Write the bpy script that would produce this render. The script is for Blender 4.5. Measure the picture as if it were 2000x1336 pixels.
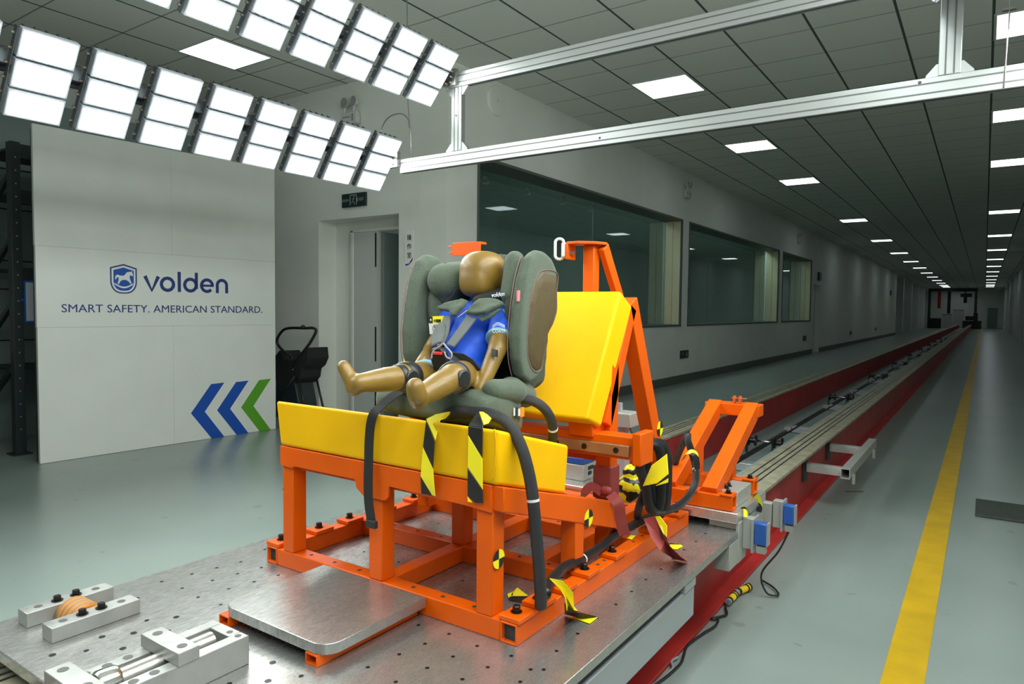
import bpy, bmesh, math, random
from mathutils import Vector, Matrix
PI = math.pi
random.seed(7)
for o in list(bpy.data.objects): bpy.data.objects.remove(o)
S = bpy.context.scene
COL = S.collection
# ------------------------------------------------------------------ camera, world, exposure
H = 1.173
FPX = 1347.93
RX = Vector((.8251459, .5648185, .0106968)); DN = Vector((.0352306, -.0325519, -.9988489)); FW = Vector((-.5638201, .8245729, -.0467590))
cam_d = bpy.data.cameras.new('camera'); cam = bpy.data.objects.new('camera', cam_d); COL.objects.link(cam)
cam_d.sensor_width = 36; cam_d.lens = FPX*36/2000; cam_d.clip_start = .05; cam_d.clip_end = 300
R = Matrix((RX, -DN, -FW)).transposed().to_4x4(); R.translation = Vector((0, 0, H)); cam.matrix_world = R
S.camera = cam
w = bpy.data.worlds.new('world'); S.world = w; w.use_nodes = True
w.node_tree.nodes['Background'].inputs[0].default_value = (.5, .62, .62, 1)
w.node_tree.nodes['Background'].inputs[1].default_value = .02
S.view_settings.view_transform = 'Standard'; S.view_settings.look = 'None'; S.view_settings.gamma = 1
S.view_settings.exposure = 0; S.view_settings.use_curve_mapping = False
LED = 24.0        # strength of the flood light diffusers
PANEL = 4.0       # strength of the (dimmed) ceiling panels

def at(u, v, y=None, x=None, z=None):
    """point of the room seen in direction (u, v), at a known distance plane"""
    r = RX*(u-1000)/FPX + DN*(v-668)/FPX + FW
    t = y/r.y if y is not None else (x/r.x if x is not None else (z-H)/r.z)
    return Vector((0, 0, H)) + r*t

# ------------------------------------------------------------------ materials
MATS = {}
def nodes(m):
    m.use_nodes = True
    return m.node_tree.nodes, m.node_tree.links, m.node_tree.nodes['Principled BSDF']
def mat(name, col, rough=.5, metal=0, noise=0, nscale=20, bump=0, bscale=80, coat=0, spec=.5, sheen=0, rvar=0):
    m = bpy.data.materials.new(name); MATS[name] = m
    N, L, B = nodes(m)
    B.inputs['Base Color'].default_value = (*col, 1); B.inputs['Roughness'].default_value = rough; B.inputs['Metallic'].default_value = metal
    B.inputs['Coat Weight'].default_value = coat; B.inputs['Specular IOR Level'].default_value = spec; B.inputs['Sheen Weight'].default_value = sheen
    tc = N.new('ShaderNodeTexCoord')
    if noise or rvar:
        t = N.new('ShaderNodeTexNoise'); t.inputs['Scale'].default_value = nscale; t.inputs['Detail'].default_value = 5
        L.new(tc.outputs['Object'], t.inputs['Vector'])
        if noise:
            r = N.new('ShaderNodeMapRange'); r.inputs[1].default_value = .3; r.inputs[2].default_value = .7; r.inputs[3].default_value = 1-noise; r.inputs[4].default_value = 1+noise*.4
            L.new(t.outputs[0], r.inputs[0])
            x = N.new('ShaderNodeVectorMath'); x.operation = 'SCALE'; x.inputs[0].default_value = col; L.new(r.outputs[0], x.inputs['Scale']); L.new(x.outputs[0], B.inputs['Base Color'])
        if rvar:
            r = N.new('ShaderNodeMapRange'); r.inputs[1].default_value = .3; r.inputs[2].default_value = .7; r.inputs[3].default_value = rough-rvar; r.inputs[4].default_value = rough+rvar
            L.new(t.outputs[0], r.inputs[0]); L.new(r.outputs[0], B.inputs['Roughness'])
    if bump:
        t = N.new('ShaderNodeTexNoise'); t.inputs['Scale'].default_value = bscale; t.inputs['Detail'].default_value = 3
        L.new(tc.outputs['Object'], t.inputs['Vector'])
        b = N.new('ShaderNodeBump'); b.inputs['Strength'].default_value = bump; b.inputs['Distance'].default_value = .002; L.new(t.outputs[0], b.inputs['Height']); L.new(b.outputs[0], B.inputs['Normal'])
    return m
def emat(name, col, s):
    m = bpy.data.materials.new(name); MATS[name] = m
    N, L, B = nodes(m); B.inputs['Base Color'].default_value = (.8, .8, .8, 1); B.inputs['Emission Color'].default_value = (*col, 1); B.inputs['Emission Strength'].default_value = s
    return m
M = MATS
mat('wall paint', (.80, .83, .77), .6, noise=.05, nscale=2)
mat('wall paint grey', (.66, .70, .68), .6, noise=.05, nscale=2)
mat('white board', (.76, .80, .76), .45, noise=.04, nscale=3)
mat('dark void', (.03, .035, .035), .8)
mat('orange paint', (.66, .092, .0005), .38, noise=.1, nscale=6, coat=.0, spec=.25)
mat('yellow vinyl', (.80, .44, .001), .5, noise=.07, nscale=5, bump=.7, bscale=7, spec=.15)
mat('yellow strip', (.9, .6, .01), .4)
mat('aluminium', (.74, .74, .72), .32, .9, noise=.12, nscale=9, rvar=.1)
mat('bright aluminium', (.27, .29, .285), .40, .6, noise=.05, nscale=6)
mat('milled aluminium', (.34, .35, .335), .36, .5, noise=.12, nscale=16, rvar=.1)
mat('steel', (.5, .48, .46), .3, .95, noise=.15, nscale=30)
mat('brown steel', (.42, .24, .13), .42, .7, noise=.2, nscale=20)
mat('black steel', (.035, .033, .032), .3, .8)
mat('chrome', (.75, .75, .74), .16, 1)
mat('red paint', (.42, .026, .022), .45, noise=.3, nscale=5)
mat('rail top', (.33, .31, .22), .55, .25, noise=.35, nscale=12)
mat('black plastic', (.012, .014, .014), .4)
mat('dark steel paint', (.018, .028, .03), .45)
mat('grey plastic', (.30, .31, .31), .45)
mat('black fabric', (.012, .014, .014), .85, bump=.3)
mat('olive fabric', (.076, .10, .070), .92, noise=.16, nscale=160, bump=.15, bscale=700, sheen=.1)
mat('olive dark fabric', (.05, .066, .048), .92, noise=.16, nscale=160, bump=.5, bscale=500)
mat('mesh fabric', (.07, .048, .014), .6, noise=.1, nscale=60, bump=.3, bscale=300)
mat('piping', (.18, .10, .08), .7)
mat('webbing', (.10, .112, .108), .75, bump=.3, bscale=400)
mat('black webbing', (.014, .015, .015), .7, bump=.3, bscale=400)
mat('dummy skin', (.20, .118, .018), .42, noise=.2, nscale=9, coat=.08)
mat('dummy skin dark', (.25, .12, .03), .35, coat=.3)
mat('blue lycra', (.002, .075, .58), .6)
mat('pale teal lycra', (.20, .36, .40), .6)
mat('white print', (.72, .78, .85), .6)
mat('red button', (.75, .03, .03), .35)
mat('navy print', (.012, .04, .19), .5)
mat('blue print', (.004, .078, .44), .5)
mat('green print', (.095, .36, .015), .5)
mat('dark green sign', (.012, .03, .028), .35)
mat('sign glyph', (.32, .40, .37), .5)
mat('light metal', (.34, .37, .39), .35, .3)
mat('lamp body', (.10, .115, .125), .45, .5)
mat('lamp rim', (.55, .6, .66), .3, .2)
mat('white plastic', (.62, .62, .60), .4)
mat('white sheet', (.45, .50, .55), .6)
mat('blue plastic', (.012, .07, .32), .35)
mat('sensor blue', (.02, .09, .35), .4)
mat('orange rubber', (.80, .26, .015), .4, noise=.3, nscale=25)
mat('cyan hose', (.03, .32, .45), .4)
mat('hazard yellow', (.86, .74, .01), .45)
mat('hazard black', (.012, .013, .012), .4)
mat('rust ribbon', (.27, .04, .035), .55, noise=.2, nscale=20)
mat('machine green grey', (.20, .26, .25), .5)
mat('blue grey door', (.60, .64, .62), .5)
mat('box metal', (.36, .37, .34), .4, .3)
mat('warm steel', (.90, .84, .58), .4, .15, noise=.08, nscale=2)
mat('yellow line paint', (.62, .39, .005), .45, noise=.18, nscale=7)
mat('mat rubber', (.05, .06, .055), .7, noise=.2, nscale=30)
mat('pink label', (.6, .2, .22), .5)
mat('skirting', (.10, .115, .10), .5)
emat('flood diffuser', (.95, 1, .965), LED)
mat('hole grey', (.055, .055, .052), .5)
mat('plaque white', (.85, .86, .84), .4)
emat('control room fill', (.95, 1, .97), 15)
emat('ceiling diffuser', (.86, .95, .96), PANEL)

def braid(name, c1, c2, sc):
    m = bpy.data.materials.new(name); MATS[name] = m; N, L, B = nodes(m); B.inputs['Roughness'].default_value = .45
    uv = N.new('ShaderNodeUVMap'); mp = N.new('ShaderNodeMapping'); L.new(uv.outputs[0], mp.inputs[0]); mp.inputs['Scale'].default_value = sc
    ch = N.new('ShaderNodeTexWave'); ch.wave_type = 'BANDS'; ch.bands_direction = 'DIAGONAL'; ch.inputs['Scale'].default_value = 1; L.new(mp.outputs[0], ch.inputs[0])
    mp2 = N.new('ShaderNodeMapping'); L.new(uv.outputs[0], mp2.inputs[0]); mp2.inputs['Scale'].default_value = (-sc[0], sc[1], 1)
    c2n = N.new('ShaderNodeTexWave'); c2n.bands_direction = 'DIAGONAL'; c2n.inputs['Scale'].default_value = 1; L.new(mp2.outputs[0], c2n.inputs[0])
    mx = N.new('ShaderNodeMath'); mx.operation = 'MAXIMUM'; L.new(ch.outputs[1], mx.inputs[0]); L.new(c2n.outputs[1], mx.inputs[1])
    mi = N.new('ShaderNodeMix'); mi.data_type = 'RGBA'; mi.inputs[6].default_value = (*c1, 1); mi.inputs[7].default_value = (*c2, 1); L.new(mx.outputs[0], mi.inputs[0]); L.new(mi.outputs[2], B.inputs['Base Color'])
    b = N.new('ShaderNodeBump'); b.inputs['Strength'].default_value = .6; b.inputs['Distance'].default_value = .002; L.new(mx.outputs[0], b.inputs['Height']); L.new(b.outputs[0], B.inputs['Normal'])
braid('braided sleeve', (.002, .002, .003), (.024, .026, .030), (20, 130, 1))
def strands(name):
    m = bpy.data.materials.new(name); MATS[name] = m; N, L, B = nodes(m); B.inputs['Roughness'].default_value = .38
    uv = N.new('ShaderNodeUVMap'); mp = N.new('ShaderNodeMapping'); L.new(uv.outputs[0], mp.inputs[0]); mp.inputs['Scale'].default_value = (18, 11, 1)
    ch = N.new('ShaderNodeTexWave'); ch.bands_direction = 'DIAGONAL'; ch.inputs['Scale'].default_value = 1; L.new(mp.outputs[0], ch.inputs[0])
    mi = N.new('ShaderNodeMix'); mi.data_type = 'RGBA'; mi.inputs[6].default_value = (.004, .005, .005, 1); mi.inputs[7].default_value = (.026, .028, .031, 1); L.new(ch.outputs[1], mi.inputs[0]); L.new(mi.outputs[2], B.inputs['Base Color'])
    b = N.new('ShaderNodeBump'); b.inputs['Strength'].default_value = .8; b.inputs['Distance'].default_value = .003; L.new(ch.outputs[1], b.inputs['Height']); L.new(b.outputs[0], B.inputs['Normal'])
strands('cable strands')
def hazard(name, px, slope):
    m = bpy.data.materials.new(name); MATS[name] = m; N, L, B = nodes(m); B.inputs['Roughness'].default_value = .38
    uv = N.new('ShaderNodeUVMap'); sp = N.new('ShaderNodeSeparateXYZ'); L.new(uv.outputs[0], sp.inputs[0])
    a = N.new('ShaderNodeMath'); a.operation = 'MULTIPLY_ADD'; a.inputs[1].default_value = slope; L.new(sp.outputs[1], a.inputs[0]); L.new(sp.outputs[0], a.inputs[2])
    f = N.new('ShaderNodeMath'); f.operation = 'MULTIPLY'; f.inputs[1].default_value = 1/px; L.new(a.outputs[0], f.inputs[0])
    f2 = N.new('ShaderNodeMath'); f2.operation = 'FRACT'; L.new(f.outputs[0], f2.inputs[0])
    g = N.new('ShaderNodeMath'); g.operation = 'GREATER_THAN'; g.inputs[1].default_value = .5; L.new(f2.outputs[0], g.inputs[0])
    mi = N.new('ShaderNodeMix'); mi.data_type = 'RGBA'; mi.inputs[6].default_value = (.80, .68, .01, 1); mi.inputs[7].default_value = (.012, .013, .012, 1); L.new(g.outputs[0], mi.inputs[0]); L.new(mi.outputs[2], B.inputs['Base Color'])
hazard('hazard tape', .155, -1.75)
def floor_mat():
    m = bpy.data.materials.new('epoxy floor'); MATS['epoxy floor'] = m; N, L, B = nodes(m)
    tc = N.new('ShaderNodeTexCoord'); t = N.new('ShaderNodeTexNoise'); t.inputs['Scale'].default_value = 1.3; t.inputs['Detail'].default_value = 6; L.new(tc.outputs['Object'], t.inputs[0])
    cr = N.new('ShaderNodeValToRGB'); cr.color_ramp.elements[0].position = .3; cr.color_ramp.elements[0].color = (.235, .295, .275, 1); cr.color_ramp.elements[1].position = .7; cr.color_ramp.elements[1].color = (.285, .345, .325, 1)
    L.new(t.outputs[0], cr.inputs[0])
    t2 = N.new('ShaderNodeTexNoise'); t2.inputs['Scale'].default_value = 9; t2.inputs['Detail'].default_value = 2; L.new(tc.outputs['Object'], t2.inputs[0])
    r2 = N.new('ShaderNodeMapRange'); r2.inputs[1].default_value = .70; r2.inputs[2].default_value = .74; r2.inputs[3].default_value = 1; r2.inputs[4].default_value = .78; L.new(t2.outputs[0], r2.inputs[0])
    x = N.new('ShaderNodeVectorMath'); x.operation = 'SCALE'; L.new(cr.outputs[0], x.inputs[0]); L.new(r2.outputs[0], x.inputs['Scale']); L.new(x.outputs[0], B.inputs['Base Color'])
    B.inputs['Roughness'].default_value = .30; B.inputs['Coat Weight'].default_value = .25; B.inputs['Coat Roughness'].default_value = .22
    b = N.new('ShaderNodeBump'); b.inputs['Strength'].default_value = .12; b.inputs['Distance'].default_value = .01; L.new(t.outputs[0], b.inputs['Height']); L.new(b.outputs[0], B.inputs['Normal'])
floor_mat()
def ceil_mat():
    m = bpy.data.materials.new('ceiling tiles'); MATS['ceiling tiles'] = m; N, L, B = nodes(m); B.inputs['Roughness'].default_value = .8
    tc = N.new('ShaderNodeTexCoord'); sp = N.new('ShaderNodeSeparateXYZ'); L.new(tc.outputs['Object'], sp.inputs[0])
    def line(axis, off, hw):
        a = N.new('ShaderNodeMath'); a.operation = 'ADD'; a.inputs[1].default_value = 600.3-off; L.new(sp.outputs[axis], a.inputs[0])
        b = N.new('ShaderNodeMath'); b.operation = 'MODULO'; b.inputs[1].default_value = .6; L.new(a.outputs[0], b.inputs[0])
        c = N.new('ShaderNodeMath'); c.operation = 'SUBTRACT'; c.inputs[1].default_value = .3; L.new(b.outputs[0], c.inputs[0])
        d = N.new('ShaderNodeMath'); d.operation = 'ABSOLUTE'; L.new(c.outputs[0], d.inputs[0])
        e = N.new('ShaderNodeMath'); e.operation = 'LESS_THAN'; e.inputs[1].default_value = hw; L.new(d.outputs[0], e.inputs[0]); return e
    lx = line(0, -.026, .010); ly = line(1, 2.85, .007)
    base = N.new('ShaderNodeTexNoise'); base.inputs['Scale'].default_value = 1.2; L.new(tc.outputs['Object'], base.inputs[0])
    cr = N.new('ShaderNodeValToRGB'); cr.color_ramp.elements[0].color = (.70, .74, .67, 1); cr.color_ramp.elements[1].color = (.78, .80, .74, 1); L.new(base.outputs[0], cr.inputs[0])
    m1 = N.new('ShaderNodeMix'); m1.data_type = 'RGBA'; L.new(ly.outputs[0], m1.inputs[0]); L.new(cr.outputs[0], m1.inputs[6]); m1.inputs[7].default_value = (.30, .33, .29, 1)
    m2 = N.new('ShaderNodeMix'); m2.data_type = 'RGBA'; L.new(lx.outputs[0], m2.inputs[0]); L.new(m1.outputs[2], m2.inputs[6]); m2.inputs[7].default_value = (.07, .10, .095, 1)
    L.new(m2.outputs[2], B.inputs['Base Color'])
ceil_mat()
def glass_mat():
    m = bpy.data.materials.new('window glass'); MATS['window glass'] = m; N, L, B = nodes(m); N.remove(B)
    out = [n for n in N if n.type == 'OUTPUT_MATERIAL'][0]
    tr = N.new('ShaderNodeBsdfTransparent'); tr.inputs[0].default_value = (.62, .74, .71, 1)
    gl = N.new('ShaderNodeBsdfGlossy'); gl.inputs['Roughness'].default_value = .02; gl.inputs[0].default_value = (.8, .9, .88, 1)
    fr = N.new('ShaderNodeFresnel'); fr.inputs[0].default_value = 1.5
    ad = N.new('ShaderNodeMath'); ad.operation = 'MULTIPLY_ADD'; ad.inputs[1].default_value = 1.3; ad.inputs[2].default_value = .03; L.new(fr.outputs[0], ad.inputs[0])
    ge = N.new('ShaderNodeNewGeometry'); iv = N.new('ShaderNodeMath'); iv.operation = 'SUBTRACT'; iv.inputs[0].default_value = 1; L.new(ge.outputs['Backfacing'], iv.inputs[1])
    ml = N.new('ShaderNodeMath'); ml.operation = 'MULTIPLY'; L.new(ad.outputs[0], ml.inputs[0]); L.new(iv.outputs[0], ml.inputs[1])
    mx = N.new('ShaderNodeMixShader'); L.new(ml.outputs[0], mx.inputs[0]); L.new(tr.outputs[0], mx.inputs[1]); L.new(gl.outputs[0], mx.inputs[2]); L.new(mx.outputs[0], out.inputs[0])
glass_mat()
def plate_mat():
    """brushed, scratched aluminium plate"""
    m = bpy.data.materials.new('scratched plate'); MATS['scratched plate'] = m; N, L, B = nodes(m)
    B.inputs['Metallic'].default_value = .8
    tc = N.new('ShaderNodeTexCoord')
    n1 = N.new('ShaderNodeTexNoise'); n1.inputs['Scale'].default_value = 14; n1.inputs['Detail'].default_value = 10; n1.inputs['Roughness'].default_value = .65; L.new(tc.outputs['Object'], n1.inputs[0])
    cr = N.new('ShaderNodeValToRGB'); cr.color_ramp.elements[0].position = .25; cr.color_ramp.elements[0].color = (.37, .375, .365, 1); cr.color_ramp.elements[1].position = .7; cr.color_ramp.elements[1].color = (.45, .45, .44, 1); L.new(n1.outputs[0], cr.inputs[0])
    L.new(cr.outputs[0], B.inputs['Base Color'])
    mp = N.new('ShaderNodeMapping'); mp.inputs['Scale'].default_value = (90, 12, 1); mp.inputs['Rotation'].default_value = (0, 0, .9); L.new(tc.outputs['Object'], mp.inputs[0])
    n2 = N.new('ShaderNodeTexNoise'); n2.inputs['Scale'].default_value = 2.5; n2.inputs['Detail'].default_value = 6; L.new(mp.outputs[0], n2.inputs[0])
    r = N.new('ShaderNodeMapRange'); r.inputs[1].default_value = .3; r.inputs[2].default_value = .75; r.inputs[3].default_value = .24; r.inputs[4].default_value = .32; L.new(n2.outputs[0], r.inputs[0]); L.new(r.outputs[0], B.inputs['Roughness'])
    b = N.new('ShaderNodeBump'); b.inputs['Strength'].default_value = .01; b.inputs['Distance'].default_value = .001; L.new(n2.outputs[0], b.inputs['Height']); L.new(b.outputs[0], B.inputs['Normal'])
plate_mat()
def wheel_mat():
    m = bpy.data.materials.new('striped rubber'); MATS['striped rubber'] = m; N, L, B = nodes(m); B.inputs['Roughness'].default_value = .4
    tc = N.new('ShaderNodeTexCoord'); sp = N.new('ShaderNodeSeparateXYZ'); L.new(tc.outputs['Object'], sp.inputs[0])
    a = N.new('ShaderNodeMath'); a.operation = 'MULTIPLY'; a.inputs[1].default_value = 330; L.new(sp.outputs[0], a.inputs[0])
    s = N.new('ShaderNodeMath'); s.operation = 'SINE'; L.new(a.outputs[0], s.inputs[0])
    g = N.new('ShaderNodeMath'); g.operation = 'GREATER_THAN'; g.inputs[1].default_value = .3; L.new(s.outputs[0], g.inputs[0])
    mi = N.new('ShaderNodeMix'); mi.data_type = 'RGBA'; mi.inputs[6].default_value = (.55, .19, .01, 1); mi.inputs[7].default_value = (.20, .16, .11, 1); L.new(g.outputs[0], mi.inputs[0]); L.new(mi.outputs[2], B.inputs['Base Color'])
wheel_mat()

# ------------------------------------------------------------------ mesh helpers
ORG = {}
def V(*a): return Vector(a)
class MB:
    def __init__(s): s.v = []; s.f = []; s.m = []; s.uv = {}; s.cur = 0
    def add(s, vs, fs, uvs=None):
        n = len(s.v); s.v += [Vector(p) for p in vs]
        for i, f in enumerate(fs):
            if uvs: s.uv[len(s.f)] = uvs[i]
            s.f.append([n+j for j in f]); s.m.append(s.cur)
        return s
    def box(s, x0, x1, y0, y1, z0, z1):
        vs = [(x, y, z) for z in (z0, z1) for y in (y0, y1) for x in (x0, x1)]
        return s.add(vs, [(0, 2, 3, 1), (4, 5, 7, 6), (0, 1, 5, 4), (2, 6, 7, 3), (0, 4, 6, 2), (1, 3, 7, 5)])
    def hexa(s, p):   # 8 corners, bottom ring then top ring
        return s.add(p, [(3, 2, 1, 0), (4, 5, 6, 7), (0, 1, 5, 4), (1, 2, 6, 5), (2, 3, 7, 6), (3, 0, 4, 7)])
    def frame(s, p, q, up=None):
        d = (Vector(q)-Vector(p)).normalized(); up = Vector(up) if up else (V(0, 0, 1) if abs(d.z) < .95 else V(0, 1, 0))
        a = d.cross(up).normalized(); b = a.cross(d).normalized(); return d, a, b
    def bar(s, p, q, w, h, up=None):
        p = Vector(p); q = Vector(q); d, a, b = s.frame(p, q, up); a = a*w/2; b = b*h/2
        return s.hexa([p-a-b, p+a-b, p+a+b, p-a+b, q-a-b, q+a-b, q+a+b, q-a+b])
    def htube(s, p, q, w, h, t=.004, up=None):
        p = Vector(p); q = Vector(q); d, a, b = s.frame(p, q, up)
        vs = []
        for c in (p, q):
            for k in (0, 1):
                A = a*(w/2-t*k); B_ = b*(h/2-t*k); vs += [c-A-B_, c+A-B_, c+A+B_, c-A+B_]
        fs = []
        for i in range(4):
            j = (i+1) % 4
            fs += [(i, j, 8+j, 8+i), (4+i, 12+i, 12+j, 4+j), (i, 4+i, 4+j, j), (8+i, 8+j, 12+j, 12+i)]
        return s.add(vs, fs)
    def tube(s, pts, r, n=12, caps=True, flat=None):
        pts = [Vector(p) for p in pts]; rs = r if isinstance(r, (list, tuple)) else [r]*len(pts)
        vs = []; fs = []; uvs = []; a = None; L = 0; Ls = []
        for i, p in enumerate(pts):
            d = (pts[min(i+1, len(pts)-1)]-pts[max(i-1, 0)]).normalized()
            if i: L += (p-pts[i-1]).length
            Ls.append(L)
            if a is None: a = d.orthogonal().normalized()
            a = (a-d*a.dot(d)).normalized(); b = d.cross(a)
            for k in range(n):
                t = 2*PI*k/n; vs.append(p+(a*math.cos(t)+b*math.sin(t)*(flat or 1))*rs[i])
        for i in range(len(pts)-1):
            for k in range(n):
                k2 = (k+1) % n
                fs.append((i*n+k, i*n+k2, (i+1)*n+k2, (i+1)*n+k)); uvs.append([(k/n, Ls[i]), ((k+1)/n, Ls[i]), ((k+1)/n, Ls[i+1]), (k/n, Ls[i+1])])
        if caps:
            fs.append(tuple(range(n-1, -1, -1))); uvs.append([(0, 0)]*n)
            fs.append(tuple((len(pts)-1)*n+k for k in range(n))); uvs.append([(0, 0)]*n)
        return s.add(vs, fs, uvs)
    def cyl(s, p, q, r, n=20, r2=None): return s.tube([p, q], [r, r2 if r2 is not None else r], n)
    def disc(s, c, r, nrm=(0, 0, 1), n=16):
        c = Vector(c); nrm = Vector(nrm).normalized(); a = nrm.orthogonal().normalized(); b = nrm.cross(a)
        return s.add([c+(a*math.cos(2*PI*k/n)+b*math.sin(2*PI*k/n))*r for k in range(n)], [tuple(range(n))])
    def ribbon(s, pts, w, side, t=.0015, taper=None):
        """strip along pts, width w along side vector(s), thickness t"""
        pts = [Vector(p) for p in pts]; n = len(pts); vs = []; L = 0; Ls = []
        for i, p in enumerate(pts):
            if i: L += (p-pts[i-1]).length
            Ls.append(L)
            d = (pts[min(i+1, n-1)]-pts[max(i-1, 0)]).normalized()
            sd = Vector(side[i] if isinstance(side[0], (list, tuple, Vector)) else side); sd = (sd-d*sd.dot(d)).normalized()
            nm = d.cross(sd).normalized()*t; ww = w*(taper[i] if taper else 1)
            vs += [p-sd*ww/2-nm/2, p+sd*ww/2-nm/2, p+sd*ww/2+nm/2, p-sd*ww/2+nm/2]
        fs = []; uvs = []
        for i in range(n-1):
            a, b = i*4, i*4+4
            for k, (u0, u1) in enumerate(((0, w), (w, w), (w, 0), (0, 0))):
                k2 = (k+1) % 4; fs.append((a+k, a+k2, b+k2, b+k)); uvs.append([(Ls[i], u0), (Ls[i], u1), (Ls[i+1], u1), (Ls[i+1], u0)])
        fs += [(3, 2, 1, 0), (4*n-4, 4*n-3, 4*n-2, 4*n-1)]; uvs += [[(0, 0)]*4, [(L, 0)]*4]
        return s.add(vs, fs, uvs)
    def prism(s, poly, o, ex, ey, ez, d):
        """polygon in plane (ex, ey) at o, extruded d along ez"""
        o, ex, ey, ez = map(Vector, (o, ex, ey, ez)); n = len(poly)
        vs = [o+ex*a+ey*b for a, b in poly]+[o+ex*a+ey*b+ez*d for a, b in poly]
        return s.add(vs, [tuple(range(n-1, -1, -1)), tuple(range(n, 2*n))]+[(i, (i+1) % n, n+(i+1) % n, n+i) for i in range(n)])
    def sphere(s, c, r, n=16, m=10, rot=None):
        c = Vector(c); r = Vector(r if isinstance(r, (tuple, list)) else (r, r, r)); vs = []; fs = []
        for i in range(m+1):
            ph = PI*i/m
            for k in range(n):
                t = 2*PI*k/n; p = Vector((math.sin(ph)*math.cos(t)*r.x, math.sin(ph)*math.sin(t)*r.y, math.cos(ph)*r.z))
                if rot: p = rot@p
                vs.append(c+p)
        for i in range(m):
            for k in range(n): fs.append((i*n+k, (i+1)*n+k, (i+1)*n+(k+1) % n, i*n+(k+1) % n))
        return s.add(vs, fs)
    def caps(s, p, q, r1, r2=None, n=14):
        """tapered capsule"""
        p = Vector(p); q = Vector(q); r2 = r1 if r2 is None else r2; d = (q-p).normalized(); pts = []; rs = []
        for i in range(5): t = PI/2*(1-i/4); pts.append(p-d*r1*math.sin(t)); rs.append(max(r1*math.cos(t), 1e-4))
        for i in range(5): t = PI/2*i/4; pts.append(q+d*r2*math.sin(t)); rs.append(max(r2*math.cos(t), 1e-4))
        return s.tube(pts, rs, n)
    def build(s, name, m, parent=None, smooth=False, bevel=0, seg=2, label=None, voxel=0, sm=0, sub=0):
        me = bpy.data.meshes.new(name); ob = bpy.data.objects.new(name, me); COL.objects.link(ob)
        if parent is not None: ob.parent = parent; org = ORG[parent.name]
        else:
            xs = [p.x for p in s.v]; ys = [p.y for p in s.v]; zs = [p.z for p in s.v]; org = V((min(xs)+max(xs))/2, (min(ys)+max(ys))/2, min(zs)); ob.location = org
        ORG[ob.name] = org
        me.from_pydata([p-org for p in s.v], [], s.f)
        ms = m if isinstance(m, (list, tuple)) else [m]
        for k in ms: me.materials.append(MATS[k])
        if len(ms) > 1: me.polygons.foreach_set('material_index', s.m)
        if s.uv:
            ul = me.uv_layers.new(name='UVMap'); li = 0
            for fi, f in enumerate(s.f):
                uu = s.uv.get(fi)
                for k in range(len(f)): ul.data[li+k].uv = uu[k] if uu else (0, 0)
                li += len(f)
        me.validate(clean_customdata=False); me.update()
        if voxel:
            md = ob.modifiers.new('r', 'REMESH'); md.mode = 'VOXEL'; md.voxel_size = voxel; md.use_smooth_shade = True
            if sm: md = ob.modifiers.new('s', 'SMOOTH'); md.iterations = sm; md.factor = .5
            dg = bpy.context.evaluated_depsgraph_get(); dg.update(); nm = bpy.data.meshes.new_from_object(ob.evaluated_get(dg)); ob.modifiers.clear(); ob.data = nm; me = nm; smooth = True
            if not me.materials: me.materials.append(MATS[ms[0]])
        me.polygons.foreach_set('use_smooth', [True]*len(me.polygons))
        if not smooth: me.set_sharp_from_angle(angle=math.radians(33))
        if bevel:
            md = ob.modifiers.new('b', 'BEVEL'); md.width = bevel; md.segments = seg; md.limit_method = 'ANGLE'; md.angle_limit = math.radians(40)
            if smooth is False and seg > 1: md.harden_normals = False
        if sub: md = ob.modifiers.new('u', 'SUBSURF'); md.levels = sub; md.render_levels = sub
        if label: ob['label'] = label
        return ob
def tag(o, label, cat, group=None, kind=None):
    o['label'] = label; o['category'] = cat
    if group: o['group'] = group
    if kind: o['kind'] = kind
    return o
def thing(name, label, cat, loc, group=None):
    o = bpy.data.objects.new(name, None); COL.objects.link(o); o.location = loc; o.empty_display_size = .05; ORG[o.name] = Vector(loc)
    return tag(o, label, cat, group)
def struct(o): o['kind'] = 'structure'; return o
def dup(o, off, label=None, group=None, parent=None):
    c = o.copy(); COL.objects.link(c)
    if parent is None: c.location = o.location+Vector(off); ORG[c.name] = ORG[o.name]+Vector(off)
    else: c.parent = parent; ORG[c.name] = ORG[parent.name]
    if label: c['label'] = label
    if group: c['group'] = group
    for ch in list(o.children): dup(ch, off, parent=c)
    return c
def smooth_path(pts, k=6):
    pts = [Vector(p) for p in pts]; out = []
    for i in range(len(pts)-1):
        p0 = pts[max(i-1, 0)]; p1 = pts[i]; p2 = pts[i+1]; p3 = pts[min(i+2, len(pts)-1)]
        for j in range(k):
            t = j/k; out.append(.5*((2*p1)+(p2-p0)*t+(2*p0-5*p1+4*p2-p3)*t*t+(3*p1-p0-3*p2+p3)*t**3))
    return out+[pts[-1]]
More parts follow.
